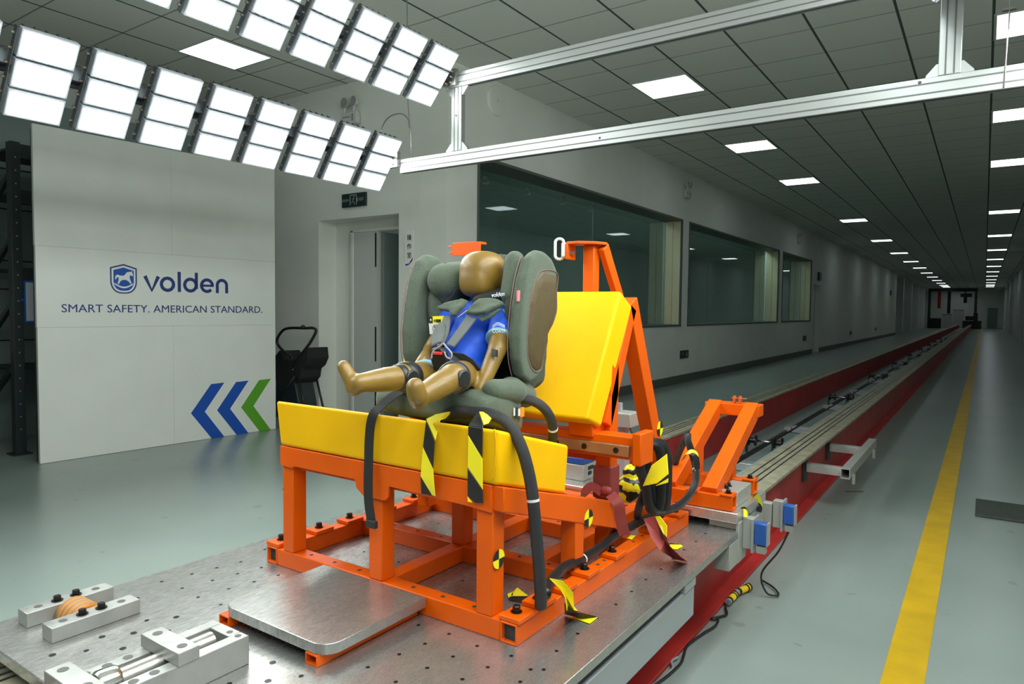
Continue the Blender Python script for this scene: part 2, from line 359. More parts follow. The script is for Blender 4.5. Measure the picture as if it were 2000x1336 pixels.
def text(txt, size, o, ex, ey, m, parent, name='lettering', depth=.001, off=0, align='LEFT', width=None, voff=0):
    cu = bpy.data.curves.new(name, 'FONT'); cu.body = txt; cu.size = size; cu.extrude = depth; cu.offset = off; cu.align_x = align; cu.resolution_u = 3
    ob = bpy.data.objects.new(name, cu); COL.objects.link(ob); dg = bpy.context.evaluated_depsgraph_get(); dg.update()
    me = bpy.data.meshes.new_from_object(ob.evaluated_get(dg)); bpy.data.objects.remove(ob)
    ex = Vector(ex).normalized(); ey = Vector(ey).normalized(); ez = ex.cross(ey); org = ORG[parent.name] if parent else V(0, 0, 0)
    if width:
        xs = [v.co.x for v in me.vertices]; k = width/(max(xs)-min(xs)); x0 = min(xs)
    else: k = 1; x0 = 0
    for v in me.vertices: v.co = Vector(o)+ex*((v.co.x-x0)*k)+ey*v.co.y+ez*v.co.z-org
    me.materials.clear(); me.materials.append(MATS[m])
    ob = bpy.data.objects.new(name, me); COL.objects.link(ob); ob.parent = parent; ORG[ob.name] = org
    return ob
def bolt(mb, c, r=.011, h=.012, nrm=(0, 0, 1)):
    c = Vector(c); n = Vector(nrm); mb.cyl(c, c+n*.002, r*1.45, 16); mb.tube([c+n*.002, c+n*(h*.9), c+n*h], [r, r, r*.85], 6)
# ------------------------------------------------------------------ the room
CZ = 3.447; WX = -4.10; DY = 4.92; RXW = 1.405; EY = 78.0; LX = -7.4; FY = -4.5
def sbox(name, m, *b): return struct(MB().box(*b).build(name, m))
sbox('floor', 'epoxy floor', LX-.2, RXW+.2, FY-.2, EY+.2, -.1, 0)
sbox('ceiling', 'ceiling tiles', LX-.2, RXW+.2, FY-.2, EY+.2, CZ, CZ+.1)
WT = .33
# long wall with three windows
mb = MB()
wins = [(5.37, 10.87), (11.17, 17.28), (17.63, 21.03)]
ZB, ZT = .93, 2.665
ys = [DY]+[a for w_ in wins for a in w_]+[21.35]
for i in range(0, len(ys), 2): mb.box(WX-WT, WX, ys[i], ys[i+1], 0, CZ)
for a, b in wins: mb.box(WX-WT, WX, a, b, 0, ZB); mb.box(WX-WT, WX, a, b, ZT, CZ)
mb.box(WX-WT, WX, 22.42, 43.9, 0, CZ); mb.box(WX-WT, WX, 21.35, 22.42, 2.0, CZ)
struct(mb.build('wall_window_side', 'wall paint'))
mb = MB()   # deeper bay further along
mb.box(WX-1.6, WX-1.4, 43.9, EY, 0, CZ)
for y in (49, 55, 61, 67): mb.box(WX-1.4, WX-.1, y, y+.5, 0, CZ)
mb.box(WX-1.6, WX-WT, 43.8, 43.9, 0, CZ)
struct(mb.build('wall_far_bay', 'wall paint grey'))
mb = MB()
DX0, DX1, DH = -5.868, -4.704, 2.09
mb.box(LX, DX0, DY, DY+.24, 0, CZ); mb.box(DX1, WX-WT, DY, DY+.24, 0, CZ); mb.box(DX0, DX1, DY, DY+.24, DH, CZ)
struct(mb.build('wall_door_side', 'wall paint'))
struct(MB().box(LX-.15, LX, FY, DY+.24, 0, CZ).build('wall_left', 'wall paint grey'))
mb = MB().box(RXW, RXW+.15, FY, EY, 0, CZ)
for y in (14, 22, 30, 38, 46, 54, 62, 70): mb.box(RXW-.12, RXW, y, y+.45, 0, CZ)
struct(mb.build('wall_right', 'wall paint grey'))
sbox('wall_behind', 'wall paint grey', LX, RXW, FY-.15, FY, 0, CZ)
struct(MB().box(WX-1.6, RXW, EY, EY+.15, 0, CZ).build('wall_end', 'wall paint'))
struct(MB().box(WX, WX+.018, DY, 21.35, 0, .13).box(WX, WX+.018, 22.42, 43.9, 0, .13).build('baseboard_window_side', 'skirting'))
struct(MB().box(RXW-.018, RXW, FY, 14, 0, .13).build('baseboard_right', 'skirting'))
# room behind the glass
mb = MB().box(-9.2, -9.1, DY+.24, 23, 0, 3.0).box(-9.2, WX-WT, 23, 23.1, 0, 3.0).box(-9.2, LX, DY+.14, DY+.24, 0, 3.0)
struct(mb.build('wall_control_room', 'wall paint grey'))
sbox('ceiling_control_room', 'wall paint grey', -9.2, WX-WT, DY+.24, 23, 3.0, 3.05)
for k_, y_ in enumerate((9.0, 11.4, 13.8, 16.2, 18.6)):  # unseen panels added to brighten the room behind the glass
    t = thing('control_room_fill', 'unseen fill panel added in the control room, %s one behind the window wall' % ('first', 'second', 'third', 'fourth', 'fifth')[k_], 'ceiling light', (-4.75, y_, 3.0)); MB().box(-4.98, -4.50, y_, y_+.6, 2.985, 2.999).build('diffuser', 'control room fill', t)
sbox('floor_control_room', 'wall paint grey', -9.2, LX-.2, DY+.24, 23, -.05, 0)
# windows
for i, (a, b) in enumerate(wins):
    wf = MB()
    fr = .03
    wf.box(WX-.30, WX+.012, a, b, ZT-fr, ZT).box(WX-.30, WX+.012, a, b, ZB, ZB+fr).box(WX-.02, WX+.012, a, a+fr, ZB, ZT).box(WX-.02, WX+.012, b-fr, b, ZB, ZT)
    wo = struct(wf.build('window_%d' % (i+1), 'brown steel', bevel=.002)); wo.data.materials[0] = MATS['skirting']
    org = wo.name
    j = MB().box(WX-.145, WX-.02, b-.035, b-.001, ZB+fr, ZT-fr).box(WX-.27, WX-.15, b-.035, b-.001, ZB+fr, ZT-fr)
    j.build('jamb_panel', 'warm steel', wo, bevel=.003, label='brushed stainless jamb panel')
    j = MB().box(WX-.27, WX-.02, a+.001, a+.035, ZB+fr, ZT-fr); j.build('jamb_panel', 'warm steel', wo)
    MB().box(WX-.30, WX-.30+.012, a, b, ZB+.01, ZT-.01).build('pane', 'window glass', wo)
    if i == 0: MB().box(WX-.287, WX-.283, 8.30, 8.312, ZB+fr, ZT-fr).build('glass_joint', 'light metal', wo)
    if i == 0:
        pc = MB()
        for y in (5.9, 6.7, 7.5, 8.28): pc.cyl((WX-.28, y, ZT-.10), (WX-.26, y, ZT-.10), .018).cyl((WX-.28, y, ZT-.16), (WX-.26, y, ZT-.16), .018)
        pc.build('glass_clamp', 'chrome', wo)
# furniture in the control room, seen dimly through the glass
def desk(y, lab):
    t = thing('control_desk', lab+' desk with divider screen seen dimly through the dark windows', 'desk', (-6.6, y, 0), 'desks behind the windows')
    MB().box(-7.0, -6.2, y-.8, y+.8, .72, .76).build('desk_top', 'blue grey door', t)
    MB().box(-6.98, -6.94, y-.8, y+.8, .1, 1.15).build('screen_panel', 'machine green grey', t)
    for yy in (y-.76, y+.72): MB().box(-6.95, -6.3, yy, yy+.04, 0, .72).build('side_panel', 'blue grey door', t)
for y, l_ in ((9.5, 'nearest pale'), (13.0, 'middle pale'), (18.5, 'farthest pale')): desk(y, l_)
# door
d = struct(MB().box(DX0+.28, DX0+.32, DY+.19, DY+.25, 0, 1.99).box(DX1-.001, DX1+.03, DY+.19, DY+.25, 0, 1.99).box(DX0+.28, DX1, DY+.19, DY+.25, 1.97, 2.0).build('door_1', 'wall paint', bevel=.004))
MB().box(-5.555, -5.555+.33, DY+.20, DY+.24, 0, 1.97).build('fixed_leaf', 'blue grey door', d, bevel=.003)
MB().box(-5.225, -5.205, DY+.20, DY+.26, 0, 1.97).build('leaf_edge', 'white plastic', d)
k = MB().box(-5.224, -5.210, DY+.193, DY+.200, 1.60, 1.95).box(-5.224, -5.210, DY+.193, DY+.200, .62, .98).box(-5.224, -5.210, DY+.193, DY+.200, .02, .35)
k.build('hinge_slot', 'black plastic', d)
MB().box(-5.20, -5.16, DY+.26, DY+.98, 0, 1.96).build('open_leaf', 'machine green grey', d, bevel=.003)
struct(MB().box(DX0, DX0+.28, DY+.24, DY+.25, 0, DH).box(DX0+.28, DX1, DY+.24, DY+.25, 2.0, DH).build('trim_1', 'wall paint'))
d2 = struct(MB().box(WX-.2, WX-.14, 21.35, 22.42, 0, 2.0).build('door_2', 'wall paint'))
MB().box(WX-.14, WX-.10, 21.5, 21.54, .95, 1.1).build('door_handle', 'chrome', d2)
# painted line and rubber mat
tag(MB().box(-.234, -.117, -1.5, 70, 0, .002).build('floor_line', 'yellow line paint'), 'long scuffed yellow line painted on the grey floor', 'floor line')
tag(MB().box(-.005, 1.0, 4.80, 5.22, 0.002, .014).build('floor_mat', 'mat rubber', bevel=.003), 'dark grey rubber mat lying on the floor right of the yellow line', 'mat')

# ------------------------------------------------------------------ ceiling panels
def cpanel(x, y, lab, group):
    t = thing('ceiling_light', lab, 'ceiling light', (x+.3, y+.3, CZ), group)
    fr = MB()
    for b in ((x+.005, x+.595, y+.005, y+.025), (x+.005, x+.595, y+.575, y+.595), (x+.005, x+.025, y+.025, y+.575), (x+.575, x+.595, y+.025, y+.575)): fr.box(*b, CZ-.008, CZ-.001)
    fr.build('frame', 'white plastic', t)
    MB().box(x+.022, x+.578, y+.022, y+.578, CZ-.006, CZ-.002).build('diffuser', 'ceiling diffuser', t)
    return t
NT2 = ['first', 'second', 'third']
RY = [6.45, 9.45, 12.45, 18.45, 24.0, 29.3, 34.3, 39.2, 44.2, 49.2, 54.2, 59.2, 63.4, 65.6, 68.0]
ORD = ['nearest', 'second', 'third', 'fourth', 'fifth', 'sixth', 'seventh', 'eighth', 'ninth', 'tenth', 'eleventh', 'twelfth', 'thirteenth', 'fourteenth', 'farthest', 'sixteenth', 'seventeenth', 'eighteenth', 'nineteenth', 'twentieth']
for side, x in (('left', -3.026), ('right', -.026)):
    first = None
    for i, y in enumerate(RY):
        lab = 'square glowing ceiling panel, %s one in the %s row along the hall' % (ORD[i], side)
        if first is None: first = cpanel(x, y, lab, 'ceiling panels of the %s row' % side); y0 = y
        else: dup(first, (0, y-y0, 0), lab)
for k_, y_ in enumerate((72.3, 74.1, 75.9)): cpanel(-2.4, y_, 'added fill panel hidden behind the far crane beam, %s one from it' % NT2[k_], 'added fill panels of the end bay')  # added out of sight to brighten the end wall
cpanel(-6.026, 3.45, 'square glowing ceiling panel above the printed display board', None)

# ------------------------------------------------------------------ signs and fittings on the walls
def exit_sign():
    t = thing('exit_sign', 'dark green exit sign with running figure above the doorway', 'exit sign', (-5.31, DY, 2.20))
    MB().box(-5.481, -5.138, DY-.025, DY-.001, 2.197, 2.333).build('case', 'dark green sign', t, bevel=.003)
    g = MB(); y = DY-.027
    for b in ((-5.36, -5.352, 2.215, 2.318), (-5.268, -5.26, 2.215, 2.318), (-5.36, -5.26, 2.31, 2.318)): g.box(b[0], b[1], y, y+.002, b[2], b[3])
    for p, q in (((-5.305, 2.285), (-5.315, 2.255)), ((-5.315, 2.255), (-5.29, 2.235)), ((-5.29, 2.235), (-5.296, 2.215)), ((-5.315, 2.255), (-5.33, 2.235)), ((-5.33, 2.235), (-5.345, 2.235)), ((-5.308, 2.278), (-5.285, 2.268)), ((-5.308, 2.278), (-5.33, 2.272))):
        g.bar((p[0], y+.001, p[1]), (q[0], y+.001, q[1]), .002, .009, up=(0, 1, 0))
    g.sphere((-5.30, y+.001, 2.298), (.008, .002, .008), 10, 6); g.build('running_figure', 'sign glyph', t)
    text('EXIT', .045, (-5.252, y, 2.25), (1, 0, 0), (0, 0, 1), 'sign glyph', t, width=.095)
    text('安全出口', .03, (-5.468, y, 2.255), (1, 0, 0), (0, 0, 1), 'sign glyph', t, width=.098)
exit_sign()
def emergency(c, ex, nrm, lab):
    c = Vector(c); ex = Vector(ex); n = Vector(nrm)
    t = thing('emergency_light', lab, 'emergency light', c, 'twin-head emergency lights on the walls')
    p = c+n*.03; m = MB(); m.bar(p-ex*.11, p+ex*.11, .055, .12, up=(0, 0, 1)); m.build('battery_box', 'white plastic', t, bevel=.012)
    m = MB(); q = c+n*.062; m.bar(q-ex*.09+V(0, 0, .01), q+ex*.02+V(0, 0, .01), .003, .008, up=(0, 0, 1)); m.bar(q+ex*.045-V(0, 0, .0), q+ex*.065, .003, .07, up=(0, 0, 1)); m.build('marking', 'grey plastic', t)
    for s in (-1, 1):
        h = c+ex*(.065*s)+n*.05+V(0, 0, .155)
        m = MB(); m.tube([h-n*.05, h-n*.02, h+n*.015, h+n*.02], [.02, .042, .05, .05], 20, caps=False); m.build('lamp_head', 'white plastic', t, smooth=True)
        m = MB(); m.disc(h+n*.012, .047, n, 20); m.build('lens', 'grey plastic', t)
        m = MB(); m.cyl(h-V(0, 0, .10), h-V(0, 0, .04), .012); m.build('neck', 'white plastic', t)
emergency((-5.34, DY, 3.08), (1, 0, 0), (0, -1, 0), 'white twin-head emergency light high on the wall above the exit sign')
emergency((WX, 10.98, 3.08), (0, 1, 0), (1, 0, 0), 'white twin-head emergency light above the gap between the first two windows')
emergency((WX, 19.2, 3.05), (0, 1, 0), (1, 0, 0), 'small far white twin-head emergency light above the third window')
t = thing('ceiling_speaker', 'round white speaker cover high on the wall beside the gantry upright', 'speaker', (WX, 5.62, 3.23))
MB().cyl((WX, 5.66, 3.25), (WX+.03, 5.66, 3.25), .15, 40, .14).build('cover', 'wall paint', t, smooth=False, bevel=.004)
MB().cyl((WX+.03, 5.66, 3.25), (WX+.035, 5.66, 3.25), .012, 16).build('centre_screw', 'white plastic', t)
t = thing('door_plaque', 'narrow white room plaque with vertical Chinese characters beside the doorway', 'sign', (-4.565, DY, 1.6))
MB().box(-4.62, -4.51, DY-.006, DY-.001, 1.56, 1.92).build('plate', 'plaque white', t)
for i, ch in enumerate('操作室'): text(ch, .06, (-4.59, DY-.008, 1.83-.085*i), (1, 0, 0), (0, 0, 1), 'hazard black', t)
m = MB(); pts = [(-4.61, 1.600), (-4.56, 1.603), (-4.53, 1.620), (-4.515, 1.645), (-4.512, 1.66), (-4.52, 1.632), (-4.545, 1.608), (-4.575, 1.588), (-4.61, 1.583)][::-1]
m.prism(pts, (0, DY-.0075, 0), (1, 0, 0), (0, 0, 1), (0, -1, 0), .001).build('swoosh', 'blue print', t)
def low_sign(y, z, s, lab):
    t = thing('evacuation_sign', lab, 'exit sign', (WX, y, z), 'low evacuation signs on the window wall')
    MB().box(WX+.001, WX+.02, y-s, y+s, z, z+.13).build('case', 'dark green sign', t, bevel=.002)
    g = MB(); g.bar((WX+.021, y-s*.7, z+.065), (WX+.021, y+s*.1, z+.065), .002, .012, up=(1, 0, 0)); g.bar((WX+.021, y-s*.7, z+.065), (WX+.021, y-s*.45, z+.09), .002, .01, up=(1, 0, 0)); g.bar((WX+.021, y+s*.3, z+.03), (WX+.021, y+s*.5, z+.1), .002, .012, up=(1, 0, 0)); g.bar((WX+.021, y+s*.7, z+.03), (WX+.021, y+s*.5, z+.07), .002, .012, up=(1, 0, 0))
    g.build('arrow_and_figure', 'sign glyph', t)
low_sign(11.05, .40, .18, 'small dark green evacuation sign low on the wall under the first two windows')
for (u, v, l) in ((1571, 660, 'small dark evacuation sign low on the wall under the third window'), (1661, 650, 'small dark evacuation sign low on the far wall past the side door'), (1710, 642, 'small far evacuation sign low on the wall near the dark bay')):
    p = at(u, v, x=WX); low_sign(p.y, p.z-.07, .18, l)
for (u, v, l) in ((1599, 540, 'small dark box sign high above the side door'), (1739, 572, 'small dark box sign on the wall before the dark bay')):
    p = at(u, v, x=WX); tag(MB().box(WX+.001, WX+.05, p.y-.17, p.y+.17, p.z-.12, p.z+.12).build('box_sign', 'dark green sign'), l, 'sign')

# ------------------------------------------------------------------ display board
P0 = V(-5.696, 2.192, 0); BD = V(.0466, .9989, 0).normalized(); BN = V(BD.y, -BD.x, 0)
bb = thing('display_board', 'tall white display board printed with a blue horse logo, slogan and chevrons', 'display board', P0+BD*.99)
def bprism(poly, d0, d, mm, name, par=bb):
    return MB().prism(poly, P0+BN*d0, BD, (0, 0, 1), BN, d).build(name, mm, par)
BW = 1.985; HB = 2.475
for (a, b, z0, z1) in ((0, 1.0, 1.604, HB), (1.001, BW, 1.604, HB), (.003, BW, 1.0065, 1.603), (.006, 1.0, 0.002, 1.0055), (1.001, BW, 0.002, 1.0055)):
    m = MB(); m.prism([(a, z0), (b, z0), (b, z1), (a, z1)], P0-BN*.03, BD, (0, 0, 1), BN, .03); m.build('panel', 'white board', bb, bevel=.0005)
m = MB()
for s0 in (.03, 1.0, 1.94): m.bar(P0+BD*s0-BN*.055+V(0, 0, .01), P0+BD*s0-BN*.055+V(0, 0, 2.45), .04, .04, up=BD)
m.bar(P0+BD*.03-BN*.055+V(0, 0, .3), P0+BD*1.94-BN*.055+V(0, 0, .3), .03, .04).bar(P0+BD*.03-BN*.055+V(0, 0, 2.2), P0+BD*1.94-BN*.055+V(0, 0, 2.2), .03, .04)
m.build('back_frame', 'dark steel paint', bb)
for k, (s0, mm) in enumerate(((1.147, 'blue print'), (1.387, 'blue print'), (1.622, 'green print'))):
    hw = .186; th = .125
    bprism([(s0, .247), (s0+hw, .002), (s0+hw+th-.006, .002), (s0+th, .247), (s0+hw+th, .49), (s0+hw, .486)], 0, .0012, mm, 'chevron')
# shield logo
def ring(outer, inner, mb, d0=0, d=.0012):
    n = len(outer); o = P0+BN*d0
    vs = [o+BD*a+V(0, 0, b) for a, b in outer]+[o+BD*a+V(0, 0, b) for a, b in inner]; vs += [p+BN*d for p in vs]
    fs = []
    for i in range(n):
        j = (i+1) % n; fs += [(2*n+i, 2*n+j, 3*n+j, 3*n+i), (i, j, 2*n+j, 2*n+i), (n+j, n+i, 3*n+i, 3*n+j)]
    mb.add(vs, fs)
def shield(k):
    cx, w_, top = .610, .101*k, 1.385+.118*k
    pts = [(cx, top), (cx+w_, top-.03*k)]
    for i in range(9):
        t = i/8; pts.append((cx+w_*(math.cos(t*PI/2)**.75 if i < 8 else 0), 1.365-.098*k*math.sin(t*PI/2)))
    lef = [(2*cx-a, b) for a, b in pts[1:-1]][::-1]
    return pts+lef
m = MB(); ring(shield(1), shield(.90), m); m.build('logo_outline', 'navy print', bb)
m = MB(); sh = shield(.76); m.prism(sh, P0, BD, (0, 0, 1), BN, .0011); m.build('logo_field', 'blue print', bb)
hz = [(.548, 1.375), (.545, 1.395), (.552, 1.412), (.566, 1.417), (.583, 1.410), (.61, 1.410), (.622, 1.422), (.632, 1.437), (.648, 1.443), (.665, 1.443), (.676, 1.450), (.674, 1.437), (.682, 1.420), (.678, 1.408), (.668, 1.414), (.658, 1.416), (.655, 1.400), (.657, 1.385), (.670, 1.352), (.660, 1.348), (.645, 1.368), (.625, 1.378), (.60, 1.376), (.585, 1.366), (.573, 1.343), (.562, 1.346), (.572, 1.375), (.570, 1.395), (.560, 1.398), (.556, 1.388)]
bprism(hz, 0, .0018, 'white board', 'logo_horse')
m = MB(); st = [(.54+.14*i/12, 1.352-.028*math.sin(PI*i/12)) for i in range(13)]+[(.68-.14*i/12, 1.340-.030*math.sin(PI*i/12)) for i in range(13)]
m.prism(st, P0, BD, (0, 0, 1), BN, .0018); m.build('logo_rocker', 'white board', bb)
# wordmark drawn letter by letter
def bstroke(m, pts, w_, closed=False):
    n = len(pts); L_ = []; R_ = []
    for i in range(n):
        a = pts[(i-1) % n] if (closed or i) else pts[0]; b = pts[(i+1) % n] if (closed or i < n-1) else pts[-1]
        dx, dy = b[0]-a[0], b[1]-a[1]; l = math.hypot(dx, dy); nx, ny = -dy/l*w_/2, dx/l*w_/2
        L_.append((pts[i][0]+nx, pts[i][1]+ny)); R_.append((pts[i][0]-nx, pts[i][1]-ny))
    for i in range(n if closed else n-1):
        j = (i+1) % n; m.prism([L_[i], R_[i], R_[j], L_[j]], P0, BD, (0, 0, 1), BN, .0012)
def circ(cx, cy, r, a0, a1, n=24): return [(cx+r*math.cos(math.radians(a0+(a1-a0)*i/n)), cy+r*math.sin(math.radians(a0+(a1-a0)*i/n))) for i in range(n+1)]
Wd = .0275; zb = 1.293; r_ = .0505; zc = zb+r_+.011
def letter(f): m = MB(); f(m); m.build('letter', 'navy print', bb)
letter(lambda m: bstroke(m, [(.775, zb+.123), (.829, zb+.006), (.883, zb+.123)], .030))
letter(lambda m: bstroke(m, circ(.958, zc, r_, 0, 360)[:-1], Wd, True))
letter(lambda m: bstroke(m, [(1.058, zb), (1.058, 1.463)], Wd))
letter(lambda m: (bstroke(m, circ(1.155, zc, r_, 0, 360)[:-1], Wd, True), bstroke(m, [(1.208, zb+.03), (1.208, 1.463)], Wd)))
letter(lambda m: (bstroke(m, circ(1.304, zc, r_, 0, 318), Wd), bstroke(m, [(1.26, zc), (1.366, zc)], .019)))
letter(lambda m: (bstroke(m, circ(1.444, zb+.069, .0445, 0, 180), Wd), bstroke(m, [(1.3995, zb-.001), (1.3995, zb+.07)], Wd), bstroke(m, [(1.4885, zb-.001), (1.4885, zb+.07)], Wd)))
text('SMART SAFETY. AMERICAN STANDARD.', .088, P0+BD*.165+BN*.001+V(0, 0, 1.118), BD, (0, 0, 1), 'navy print', bb, name='slogan', width=1.68)

# ------------------------------------------------------------------ racking and clutter behind the board
def rack():
    t = thing('storage_rack', 'dark steel pallet rack frame standing left of the display board', 'rack', (-6.2, 2.3, 0))
    for y in (2.22, 3.3): 
        m = MB(); m.box(-6.25, -6.17, y, y+.07, .01, 2.42); m.build('upright', 'dark steel paint', t, bevel=.004)
        m = MB(); m.box(-7.05, -6.97, y, y+.07, .01, 2.42); m.build('upright', 'dark steel paint', t, bevel=.004)
        m = MB(); m.box(-6.28, -6.14, y-.03, y+.10, 0, .012).build('foot_plate', 'dark steel paint', t)
        h = MB()
        for k in range(22): h.cyl((-6.169, y+.035, .2+k*.1), (-6.168, y+.035, .2+k*.1), .006, 8)
        h.build('perforation', 'box metal', t)
        z = .25
        for k in range(4):
            m = MB(); m.bar((-6.97, y+.035, z), (-6.25, y+.035, z+.45*(1 if k % 2 == 0 else 1)), .03, .04); m.build('brace', 'dark steel paint', t); z += .5
    for z in (.55, 1.35, 1.95, 2.3):
        MB().box(-6.23, -6.19, 2.29, 3.3, z, z+.11).build('beam', 'dark steel paint', t)
        MB().box(-6.97, -6.25, 2.29, 3.3, z+.09, z+.11).build('shelf', 'dark steel paint', t)
    return t
rack()
t = thing('paper_holder', 'blue-rimmed paper sheet hanging on the dark rack upright', 'sheet', (-6.16, 2.4, 1.1))
MB().box(-6.165, -6.155, 2.29, 2.52, 1.03, 1.36).build('backing', 'blue print', t); MB().box(-6.155, -6.151, 2.30, 2.51, 1.045, 1.345).build('sheet', 'white sheet', t)
MB().box(-6.170, -6.165, 2.27, 2.30, 1.2, 1.22).build('hanger', 'blue print', t)
t = thing('machine_cabinet', 'grey machine cabinet with dark seams and faint lettering behind the rack', 'cabinet', (-7.2, 2.2, 0))
MB().box(-7.39, -7.1, 1.2, 4.5, .0, 3.0).build('body', 'machine green grey', t)
for z in (.85, 1.3, 1.55, 2.0, 2.35): MB().box(-7.10, -7.095, 1.2, 4.5, z, z+.012).build('seam', 'black plastic', t)
text('NACE', .12, (-7.093, 1.95, 1.50), (0, 1, 0), (0, 0, 1), 'dark steel paint', t); text('机', .12, (-7.093, 2.0, 1.34), (0, 1, 0), (0, 0, 1), 'dark steel paint', t)
tag(MB().box(-7.08, -6.75, 1.55, 2.12, .02, .75).build('storage_bin', 'black plastic', bevel=.02), 'black storage bin on the floor behind the left rack upright', 'bin')
tag(MB().box(-7.05, -6.8, 1.7, 2.05, .752, .9).build('carton', 'brown steel', bevel=.01), 'brown carton on top of the black storage bin', 'box')

# ------------------------------------------------------------------ stroller by the doorway
def stroller():
    Y = 4.45; A = lambda u, v, y=Y: at(u, v, y)
    t = thing('stroller', 'black folding stroller with open handle loop parked beside the doorway', 'stroller', (-5.75, 4.4, 0))
    for dy, nm in ((0, 'handle_frame'),):
        m = MB(); m.tube(smooth_path([A(572, 700, Y-.1), A(548, 680), A(541, 665), A(550, 648), A(564, 641), A(596, 641), A(612, 641), (A(617, 648)), A(604, 672), A(590, 690), A(578, 706), A(572, 715)]), .014, 10); m.build(nm, 'black plastic', t, smooth=True)
    m = MB(); m.sphere(A(592, 639), .022); m.build('handle_button', 'black plastic', t, smooth=True)
    pts = [A(545, 684), A(555, 703), A(577, 703), A(587, 690), A(600, 678), A(602, 700), A(596, 715), A(588, 722), A(586, 738), A(578, 748), A(540, 760), A(533, 700)]
    m = MB(); m.add([p for p in pts]+[p+V(.05, .22, 0) for p in pts], [tuple(range(11, -1, -1)), tuple(range(12, 24))]+[(i, (i+1) % 12, 12+(i+1) % 12, 12+i) for i in range(12)]); m.build('seat_fabric', 'black fabric', t, bevel=.01)
    m = MB(); pts = [A(538, 752), A(575, 746), A(583, 790), A(583, 815), A(538, 815)]; m.add(pts+[p+V(.04, .2, 0) for p in pts], [(4, 3, 2, 1, 0), (5, 6, 7, 8, 9)]+[(i, (i+1) % 5, 5+(i+1) % 5, 5+i) for i in range(5)]); m.build('storage_basket', 'dark steel paint', t, bevel=.01)
    for o in (0, .22):
        m = MB(); p = A(582, 735)+V(0, o, 0); q = Vector((A(600, 810).x, A(600, 810).y+o, .09)); m.tube([p, q], .011, 8); m.build('rear_leg', 'black plastic', t, smooth=True)
        m = MB(); p = A(575, 735)+V(0, o, 0); q = V(A(545, 800).x-.15, Y+o, .09); m.tube([p, q], .011, 8); m.build('front_leg', 'black plastic', t, smooth=True)
        for x in (A(600, 810).x, A(545, 800).x-.15):
            m = MB(); m.cyl((x, Y+o-.015, .085), (x, Y+o+.015, .085), .085, 24); w_ = m.build('wheel', 'black plastic', t, bevel=.008)
    m = MB(); m.sphere(A(572, 722, Y-.002), .007); m.build('rivet', 'chrome', t)
stroller()

# ------------------------------------------------------------------ far end of the hall
def far():
    t = thing('end_gantry', 'dark goalpost crane frame at the far end of the hall', 'gantry', (-2, 70, 0))
    MB().box(-4.1, -.55, 69.9, 70.1, 3.12, 3.4).build('beam', 'dark steel paint', t)
    for x in (-4.1, -.75): MB().box(x, x+.2, 69.9, 70.1, 0, 3.12).build('post', 'dark steel paint', t)
    t = thing('hoist', 'dark hoist block hanging from the far crane frame', 'hoist', (-1.2, 69.5, 2.4))
    MB().box(-1.75, -.95, 69.8, 70.2, 2.65, 2.95).box(-1.45, -1.35, 69.95, 70.05, 2.95, 3.12).build('body', 'black steel', t); MB().cyl((-1.4, 70, 2.15), (-1.4, 70, 2.65), .13).build('hook_block', 'black steel', t)
    for x, y, wd, hh, m, l in ((-3.45, 68, .9, .8, 'black steel', 'dark low machine at the left of the far end'), (-2.75, 72, .7, 1.15, 'white plastic', 'pale cabinet below the dark duct at the far end'), (-1.95, 74, .85, 1.55, 'white plastic', 'taller pale cabinet right of the dark duct at the far end'), (-.85, 68.5, 1.3, .62, 'dark steel paint', 'dark sled block at the end of the track'), (.55, 72, .72, 1.7, 'machine green grey', 'grey shelf unit at the far right end')):
        t = thing('far_cabinet', l, 'machine', (x, y, 0)); MB().box(x-wd/2, x+wd/2, y-.25, y+.25, 0, hh).build('body', m, t, bevel=.02); MB().box(x-wd/2-.02, x+wd/2+.02, y-.27, y+.27, hh, hh+.04).build('top_edge', 'dark steel paint', t)
    tag(MB().box(-3.55, -3.3, 73, 73.3, 1.7, CZ).build('red_duct', 'red paint'), 'dark red vertical duct at the far end, left one', 'duct')
    tag(MB().box(-2.8, -2.55, 73, 73.3, 1.25, CZ).build('black_duct', 'black steel'), 'black vertical duct above the pale cabinet at the far end', 'duct')
    t = thing('control_column', 'dark upright column beside the far sled block', 'column', (-.6, 67, 0)); MB().box(-.75, -.45, 66.9, 67.1, .02, 1.3).build('column', 'black steel', t, bevel=.02); MB().box(-1.3, -.75, 66.9, 67.1, .7, 1.05).build('arm', 'black steel', t, bevel=.03)
far()
# ------------------------------------------------------------------ track
def girder(name, x0, x1, ww0, ww1, lab):
    t = thing(name, lab, 'rail', ((x0+x1)/2, 30, 0), 'red track girders')
    y0, y1 = -1.2, 68
    m = MB(); m.box(ww0, ww1, y0, y1, .014, .318); m.box(ww0-.055 if ww0 < -1.5 else ww0-.05, ww1+.06 if ww1 > -1 else ww1, y0, y1, 0, .014); m.build('web', 'red paint', t, bevel=.002)
    m = MB(); m.box(x0, x1, y0, y1, .318, .335); m.build('running_surface', 'rail top', t, bevel=.002)
    g = MB()
    for k in (.25, .45, .62): xx = x0+(x1-x0)*k; g.box(xx-.004, xx+.004, y0, y1, .335, .3362)
    g.build('guide_groove', 'black steel', t)
    return t
girder('track_girder', -1.018, -.825, -.965, -.88, 'red steel girder with worn top, nearer the yellow floor line')
girder('track_girder', -1.885, -1.715, -1.88, -1.722, 'red steel girder farther left, beside the window wall')
m = MB(); m.box(-1.72, -1.02, -1.2, 68, .001, .05); tag(m.build('track_bed', 'machine green grey'), 'grey tray running on the floor between the two red girders', 'track bed')
